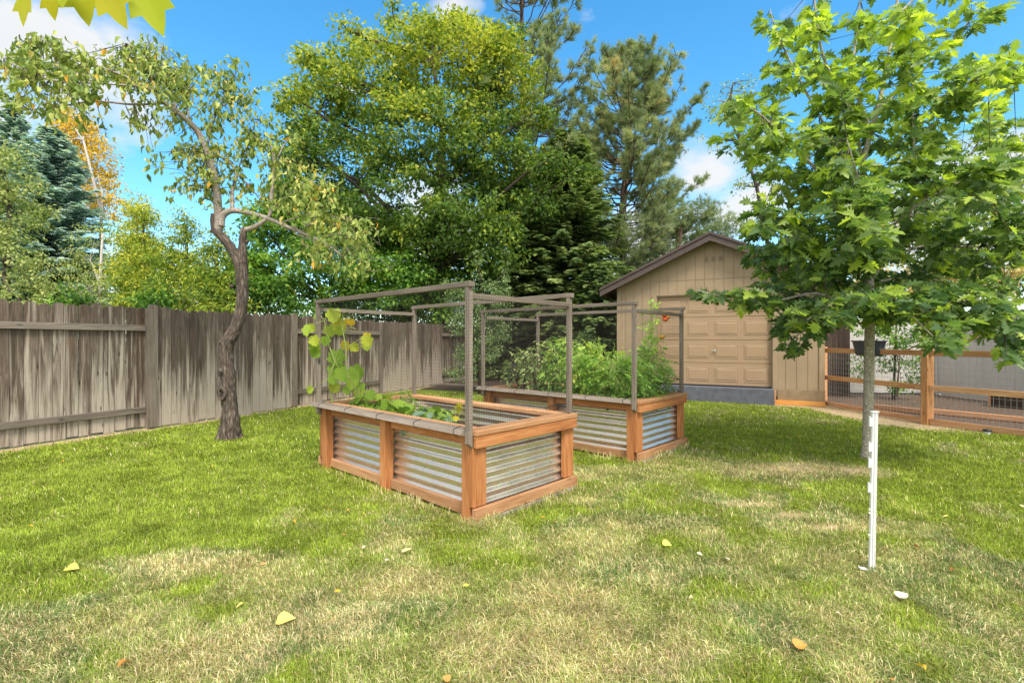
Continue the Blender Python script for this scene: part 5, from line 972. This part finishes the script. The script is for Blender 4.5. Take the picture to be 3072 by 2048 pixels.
# ------------------------------------------------------------------ plants in the beds
def squash():
    b = L1(.14, 2.30, .48); r = empty('squash_vine', b); tag(r, 'yellowing squash vine climbing the netting at the far left corner of the near bed', 'vine')
    rt = BED1[2]
    def Lc(x, y, z): return L1(x, y, z) - b
    st = MB(); P = []; A = []; Nn = []; S_ = []; Tt = []
    main = [(.14, 2.30, .50), (.08, 2.32, .72), (.03, 2.30, .95), (.05, 2.2, 1.15), (.02, 2.30, 1.35), (.0, 2.33, 1.58), (.03, 2.25, 1.70), (.06, 2.10, 1.66), (.05, 2.15, 1.60)]
    sec = [(.14, 2.28, .50), (.2, 2.0, .80), (.06, 1.98, 1.05), (.04, 1.95, 1.3), (.03, 2.0, 1.48), (.02, 1.98, 1.64), (.02, 1.85, 1.66)]
    third = [(.04, 1.97, 1.40), (.03, 1.85, 1.50), (.02, 1.72, 1.48)]
    for pts, r0 in ((main, .009), (sec, .007), (third, .005)):
        q_ = [Lc(*p) for p in pts]; st.tube(q_, [r0 * (1 - .4 * i / len(q_)) for i in range(len(q_))], 6)
    def leaf(x, y, z, s_, t, ax=None, nr=None, px=None):
        p = Lc(x, y, z); ax = Vector(ax) if ax else Vector((random.gauss(0, .5), random.gauss(0, .3), -.6)); P.append(p); A.append(ax); Nn.append(Vector(nr) if nr else Vector((random.gauss(-.3, .35), -1, random.uniform(.1, .8)))); S_.append(s_); Tt.append(t)
    base_n = len(P)
    for (px, py, s_, t) in ((955, 950, .10, .62), (930, 990, .12, .60), (1005, 945, .15, .72), (985, 990, .13, .65), (940, 1020, .11, .75), (945, 1040, .12, .55), (975, 1020, .10, .45), (1010, 975, .14, .85), (1020, 990, .10, .6), (925, 985, .09, .7), (955, 1060, .11, .4), (1105, 1010, .10, .95), (1095, 1020, .12, .8), (1100, 1035, .10, .6), (1040, 1035, .11, .9), (1055, 1042, .10, .8),
                             (1010, 1070, .18, .45), (1025, 1085, .16, .5), (1000, 1110, .18, .42), (1020, 1120, .15, .5), (1060, 1115, .16, .52), (1075, 1125, .11, .45), (990, 1140, .10, .5), (1065, 1150, .13, .55), (1085, 1160, .11, .5), (1010, 1160, .12, .7), (1040, 1168, .10, .5), (938, 1170, .08, .62), (1085, 1178, .12, .6), (1110, 1182, .11, .5), (1055, 965, .08, .98), (1045, 965, .07, .98)):
        p = W(px, py, 5.28 + random.uniform(-.12, .06)) - b; P.append(p + Vector((0, 0, s_ * .4))); A.append(Vector((random.gauss(0, .45), random.gauss(0, .2), -1))); Nn.append(Vector((random.gauss(0, .35), -1, random.uniform(.1, .7)))); S_.append(s_ * 1.08); Tt.append(t)
        tgt = min([Lc(*p_) for p_ in main + sec], key=lambda q_: (q_ - p).length); st.tube([tgt, (tgt + p) * .5 + Vector((0, 0, .02)), p + Vector((0, 0, s_ * .4))], [.0025, .002, .0015], 4)
    for k in range(10): a_ = Lc(.02, 1.8 + .02 * k, 1.62); st.tube([a_, a_ + Vector((random.uniform(-.02, .08), random.uniform(-.05, .05), random.uniform(-.12, .04)))], [.002, .001], 4)
    st.build('stem', M_stem, r, smooth=True); scatter('leaves', tmpl_lobed(SQUASH, .3, .12), np.array(P), np.array(A), np.array(Nn), np.array(S_), L_squash, np.array(Tt), r)
squash()
def low_plant(name, label, x, y, B, n, rad, h, size, mat, T, t0, cat='plant', group=None, z=.47, stemr=.004, droop=.3, smat=None):
    b = L1(x, y, z, B); r = empty(name, b); tag(r, label, cat, group); st = MB(); P = []; A = []; Nn = []; Tt = []
    for k in range(n):
        th = random.uniform(0, 2 * math.pi); q_ = rad * math.sqrt(random.random()); p = Vector((q_ * math.cos(th), q_ * math.sin(th), h * random.uniform(.45, 1) * (1 - .35 * (q_ / rad) ** 2))); s0 = Vector((p.x * .25, p.y * .25, 0))
        st.tube([s0, s0.lerp(p, .55) + Vector((0, 0, .04 * h)), p], [stemr, stemr * .7, stemr * .4], 5, cap=False)
        P.append(p); A.append(Vector((math.cos(th), math.sin(th), -droop))); Nn.append(Vector((random.gauss(0, .35), random.gauss(0, .35), 1))); Tt.append(min(1, max(0, random.gauss(t0, .15))))
    st.build('stem', smat or M_stem, r, smooth=True); scatter('leaves', T, np.array(P), np.array(A), np.array(Nn), size * rng.uniform(.7, 1.25, len(P)), mat, np.array(Tt), r); return r
TS = tmpl_lobed(SQUASH, .3, .15)
low_plant('squash_plant', 'leafy squash plant in the near bed right beside the climbing vine', .56, 1.93, BED1, 26, .2, .26, .16, L_squash, TS, .35, group='low plants in the near bed')
low_plant('squash_plant', 'middle clump of broad squash leaves in the near bed', .55, 1.45, BED1, 26, .25, .22, .16, L_squash, TS, .4, group='low plants in the near bed')
low_plant('squash_plant', 'tall lime green squash clump filling the left end of the near bed', .42, 2.12, BED1, 24, .18, .36, .13, L_squash, TS, .5, group='low plants in the near bed')
low_plant('squash_plant', 'squash leaves crowding the front rim between middle clump and blue green seedlings', .44, 1.22, BED1, 20, .20, .27, .13, L_squash, TS, .45, group='low plants in the near bed')
low_plant('squash_plant', 'squash clump with lime leaves against the back rim of the near bed', .95, 1.35, BED1, 10, .22, .28, .13, L_squash, TS, .62, group='low plants in the near bed')
low_plant('cabbage_plant', 'blue green leafy seedlings near the front rim of the near bed', .40, 1.0, BED1, 34, .24, .27, .13, leaf_mat('cabbage_leaf', [(0, (.10, .17, .11)), (.5, (.17, .26, .17)), (1, (.28, .38, .26))], .25), tmpl_oval(.5, .1, .2), .45, group='low plants in the near bed')
low_plant('herb_plant', 'fine dark green herb bush at the far end of the near bed', .75, 2.05, BED1, 90, .22, .36, .06, L_dense, tmpl_oval(.3, .05, .1), .6, group='low plants in the near bed')
def compound():                          # one tomato leaf: paired leaflets on a drooping axis
    V = []; Fc = []
    for i, (y, l) in enumerate(((.18, .26), (.42, .34), (.66, .30))):
        for s_ in (-1, 1):
            k = len(V); z = -.25 * y * y
            V += [(0, y, z), (s_ * l * .45, y + .14, z + .01), (s_ * l, y + .10, z - .06), (s_ * l * .5, y - .05, z - .02)]; Fc.append((k, k + 1, k + 2, k + 3))
    k = len(V); V += [(0, .75, -.14), (-.12, .9, -.2), (0, 1.12, -.34), (.12, .9, -.2)]; Fc.append((k, k + 1, k + 2, k + 3))
    k = len(V); V += [(-.012, 0, 0), (.012, 0, 0), (0, .9, -.2)]; Fc.append((k, k + 1, k + 2))
    return np.array(V), Fc
CMP = compound()
def bush(name, label, x, y, B, rx, ry, h, n, size, mat, T, t0, smat, group, z=.47, extra=()):
    b = L1(x, y, z, B); rz = B[2]; r = empty(name, b, rz); tag(r, label, 'plant', group); st = MB(); P = []; A = []; Nn = []; Tt = []; stems = []
    for k in range(9):
        th = random.uniform(0, 6.28); e_ = Vector((rx * .6 * math.cos(th), ry * .6 * math.sin(th), h * random.uniform(.7, 1))); pts = [Vector((0, 0, -.02)), Vector((e_.x * .6, e_.y * .6, h * .4)), e_]; st.tube(pts, [.009, .007, .003], 6); stems += [pts[0].lerp(pts[1], t) for t in (.3, .6, .9)] + [pts[1].lerp(pts[2], t) for t in (.2, .4, .6, .8, 1)]
    for k in range(n):
        while True:
            u = Vector([random.uniform(-1, 1) for _ in range(3)])
            if u.length < 1 and u.length > .3: break
        p = Vector((u.x * rx, u.y * ry, h * .52 + u.z * h * .52)); s0 = min(stems, key=lambda q_: (q_ - p).length)
        st.tube([s0, s0.lerp(p, .5) + Vector((0, 0, .02)), p], [.003, .002, .0015], 4, cap=False) if k % 3 == 0 else None
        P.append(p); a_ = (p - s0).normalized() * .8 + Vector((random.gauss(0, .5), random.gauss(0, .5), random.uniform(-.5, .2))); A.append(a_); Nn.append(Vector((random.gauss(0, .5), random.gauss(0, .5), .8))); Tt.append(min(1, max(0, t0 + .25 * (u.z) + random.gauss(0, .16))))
    for (p, a_) in extra: P.append(Vector(p)); A.append(Vector(a_)); Nn.append(Vector((random.gauss(0, .5), random.gauss(0, .5), .8))); Tt.append(min(1, random.gauss(.75, .1)))
    st.build('stem', smat, r, smooth=True); scatter('leaves', T, np.array(P), np.array(A), np.array(Nn), size * rng.uniform(.65, 1.3, len(P)), mat, np.array(Tt), r); return r
GB = 'plants crowding the farther bed'
ex = []
for k in range(45): z = random.uniform(.75, 1.38); ex.append(((.05 + random.gauss(0, .05) * (1.3 - z * .5), -.12 + random.gauss(0, .06), z), (random.gauss(0, .6), random.gauss(0, .6), random.uniform(-.4, .6))))
t1 = bush('tomato_plant', 'tallest tomato plant with ripe orange fruit at the right corner of the farther bed', .95, .42, BED2, .36, .36, .80, 460, .13, L_tomato, CMP, .42, M_stem, GB, extra=ex)
st = MB(); st.tube([(0, -.1, .5), (.06, -.16, .9), (.07, -.14, 1.15), (.04, -.16, 1.42)], [.007, .006, .004, .002], 6); st.build('leader', M_stem, t1, smooth=True)
def fruit(parent, x, y, z, rr, m):
    f = MB(); f.lathe([(rr * math.sin(a_) * 1.06, -rr * .88 * math.cos(a_)) for a_ in [math.pi * i / 8 for i in range(1, 8)]], (x, y, z), 12); f.build('tomato', m, parent, smooth=True)
for x, y, z, rr, m in ((.10, -.26, 1.17, .036, M_tomato), (.15, -.27, 1.20, .030, M_orange), (.085, -.25, 1.22, .030, M_tomato), (.05, -.24, .94, .034, M_orange), (.12, -.25, .80, .028, M_greent), (-.05, -.30, .66, .028, M_greent)): fruit(t1, x, y, z, rr, m)
t2 = bush('tomato_plant', 'bushy tomato plant at the front right corner behind the netting post of the farther bed', .42, .38, BED2, .34, .36, .72, 460, .13, L_tomato, CMP, .42, M_stem, GB)
t3 = bush('tomato_plant', 'light green tomato plant left of the corner netting post of the farther bed', .50, .92, BED2, .38, .36, .84, 520, .12, L_tomato, CMP, .55, M_stem, GB); fruit(t3, -.32, -.1, .30, .032, M_greent); fruit(t3, -.30, .22, .24, .034, M_greent)
bush('bean_plant', 'long leaved green plant at the middle of the farther bed', .55, 1.38, BED2, .38, .32, .90, 480, .11, L_tomato, tmpl_oval(.34, .05, .3), .5, M_stem, GB)
bush('pepper_plant', 'sparser dark leafed plant at the left half of the farther bed', .55, 1.80, BED2, .42, .30, .86, 460, .075, L_pepper, tmpl_oval(.42, .05, .2), .6, M_bark_d, GB)
bush('pepper_plant', 'thin straggly plant at the far left end of the farther bed', .60, 2.18, BED2, .45, .22, .78, 300, .07, L_pepper, tmpl_oval(.42, .05, .2), .5, M_bark_d, GB)
# stalks gone to seed
sd = empty('seed_stalks', L1(.78, .85, .47, BED2)); tag(sd, 'bolted pale seed stalks sticking up above the tomatoes in the farther bed', 'plant', GB)
mb = MB(); P = []; A = []
for k in range(7):
    e_ = Vector((random.uniform(-.2, .25), random.uniform(-.15, .2), random.uniform(.75, 1.0))); mb.tube([(0, 0, .2), e_ * .6 + Vector((0, 0, .1)), e_], [.004, .003, .0015], 5)
    for j in range(14): t = random.uniform(.6, 1); P.append(e_ * t); A.append(Vector((random.gauss(0, .7), random.gauss(0, .7), .5)))
mb.build('stem', M_stem, sd); scatter('foliage', tmpl_oval(.35, .05, .1), np.array(P), np.array(A), rng.normal(size=(len(P), 3)), .035, L_tomato, np.full(len(P), .9), sd)
# foliage in the rail planter, held by it
b = PL.location; tree('trailing_plant', 'small leafy plant growing from the blue trough planter', [(2604, 1040, b.y, .006), (2604, 1000, b.y, .004)], [(2610, 990, 60, 30, b.y, .1), (2570, 985, 30, 22, b.y, .1), (2650, 985, 40, 25, b.y, .1)], L_dense, DIA, 30, 12, .07, .05, tint(.5, .2, .2), M_stem, cat='plant', limb_r=.004)

# ------------------------------------------------------------------ fallen leaves
HEART = [(0, 0), (.18, -.04), (.40, .08), (.48, .28), (.42, .50), (.24, .78), (0, 1.12)]
T_h = tmpl_lobed(HEART, .15, .12); T_o = tmpl_oval(.5, .08, .2); T_c = tmpl_oval(.4, .25, .35)
LEAVES = [(202, 1701, .11, .82, 'h', 'large yellow leaf far left in the foreground, alone on dark green grass'), (832, 1858, .12, .84, 'h', 'large four cornered yellow leaf in the foreground left of the near bed'), (1208, 1655, .10, .90, 'h', 'pale yellow heart shaped leaf below the near bed'),
          (1166, 1678, .04, 1.0, 'o', 'tiny cream leaf just left of the pale yellow heart shaped leaf'), (1215, 1632, .07, .95, 'c', 'pale tan curled leaf just above the pale yellow heart shaped leaf'), (1095, 1636, .05, .97, 'o', 'small cream leaf a little way left of the pale yellow heart shaped leaf'),
          (1003, 1772, .055, .62, 'o', 'orange yellow leaf midway between the near bed and the four cornered leaf'), (731, 1809, .055, .84, 'c', 'small yellow leaf above and left of the four cornered leaf'), (350, 2002, .10, .45, 'c', 'long orange brown leaf at the bottom left of the lawn'),
          (1407, 1754, .05, .80, 'o', 'small yellow leaf below the front corner of the near bed'), (1623, 1553, .055, .66, 'c', 'orange yellow leaf beside the end board of the near bed'), (1988, 1626, .085, .82, 'h', 'bright yellow leaf on the lawn in front of the farther bed'),
          (2090, 1656, .06, .96, 'o', 'dull tan leaf between the bright yellow leaf and the cream triangular leaf'), (2183, 1676, .07, 1.0, 'h', 'cream triangular leaf midway to the white stake'), (2067, 1793, .06, .93, 'c', 'peach coloured leaf below the cream triangular leaf'),
          (2695, 1789, .10, 1.0, 'h', 'large white torn leaf on the grass beyond the foot of the white stake'), (2505, 1838, .05, .98, 'c', 'small cream leaf left of the large white torn leaf'), (2383, 1933, .09, .48, 'h', 'broad tan orange leaf in the bottom right foreground'),
          (2778, 2010, .08, .72, 'c', 'curled yellow brown leaf at the bottom edge, lower right'), (2740, 1635, .07, .10, 'c', 'dark red brown leaf right of the white stake'), (2850, 1710, .08, .18, 'c', 'long brown leaf at far right, below the red brown leaf'),
          (2432, 1464, .065, .80, 'o', 'yellow leaf between the farther bed and the white stake'), (2027, 1482, .05, .80, 'c', 'small yellow leaf in front of the farther bed end'), (2847, 1550, .06, .86, 'c', 'pale yellow leaf right of the white stake, beyond the red brown leaf'),
          (3058, 1513, .06, .94, 'o', 'pinkish leaf at the right edge of the lawn'), (2400, 1308, .06, .66, 'h', 'orange leaf standing in lush grass left of the oak trunk'), (1794, 1438, .06, .98, 'o', 'cream leaf between the two beds, left of a pair'), (1812, 1446, .05, 1.0, 'c', 'cream leaf between the two beds, right of a pair'),
          (1048, 1526, .045, .68, 'h', 'middle of three small orange leaves by the long side of the near bed'), (1089, 1538, .045, .70, 'c', 'rightmost of three small orange leaves by the long side of the near bed'), (983, 1529, .04, .62, 'o', 'leftmost of three small orange leaves by the long side of the near bed'),
          (877, 1561, .06, .62, 'c', 'orange leaf with a tan tip left of the three small orange leaves'), (1028, 1604, .045, .46, 'o', 'small rusty leaf below the three small orange leaves'), (100, 1578, .06, .64, 'c', 'small orange leaf at the left edge, on green grass'), (183, 1549, .045, .95, 'o', 'small pinkish leaf above the left edge orange leaf'),
          (797, 1687, .05, .42, 'o', 'rusty leaf in dry grass left of centre'), (1350, 2036, .05, .45, 'h', 'tan orange leaf at the bottom centre edge'), (2680, 2040, .05, .48, 'o', 'small orange leaf at the bottom edge right of the broad tan one'), (640, 1395, .06, .70, 'c', 'yellowish leaf on the lawn below the gnarled trunk'), (190, 1380, .06, .60, 'c', 'orange leaf on the grass near the left fence foot'), (912, 1365, .04, .90, 'o', 'pale round leaf left of the near bed corner post')]
for px, py, s_, t, kd, lab in LEAVES:
    p = G(px, py, .04); T = {'h': T_h, 'o': T_o, 'c': T_c}[kd]; th = random.uniform(0, 6.28); el = .62
    o = scatter('fallen_leaf', T, np.array([[0, 0, 0]]), np.array([[math.cos(th), math.sin(th), random.uniform(-.1, .3)]]), np.array([[random.gauss(0, .3), random.gauss(-.45, .2), 1]]), s_ * el, L_litter, np.array([t])); o.location = p
    tag(o, lab, 'leaf', 'fallen leaves on the lawn')
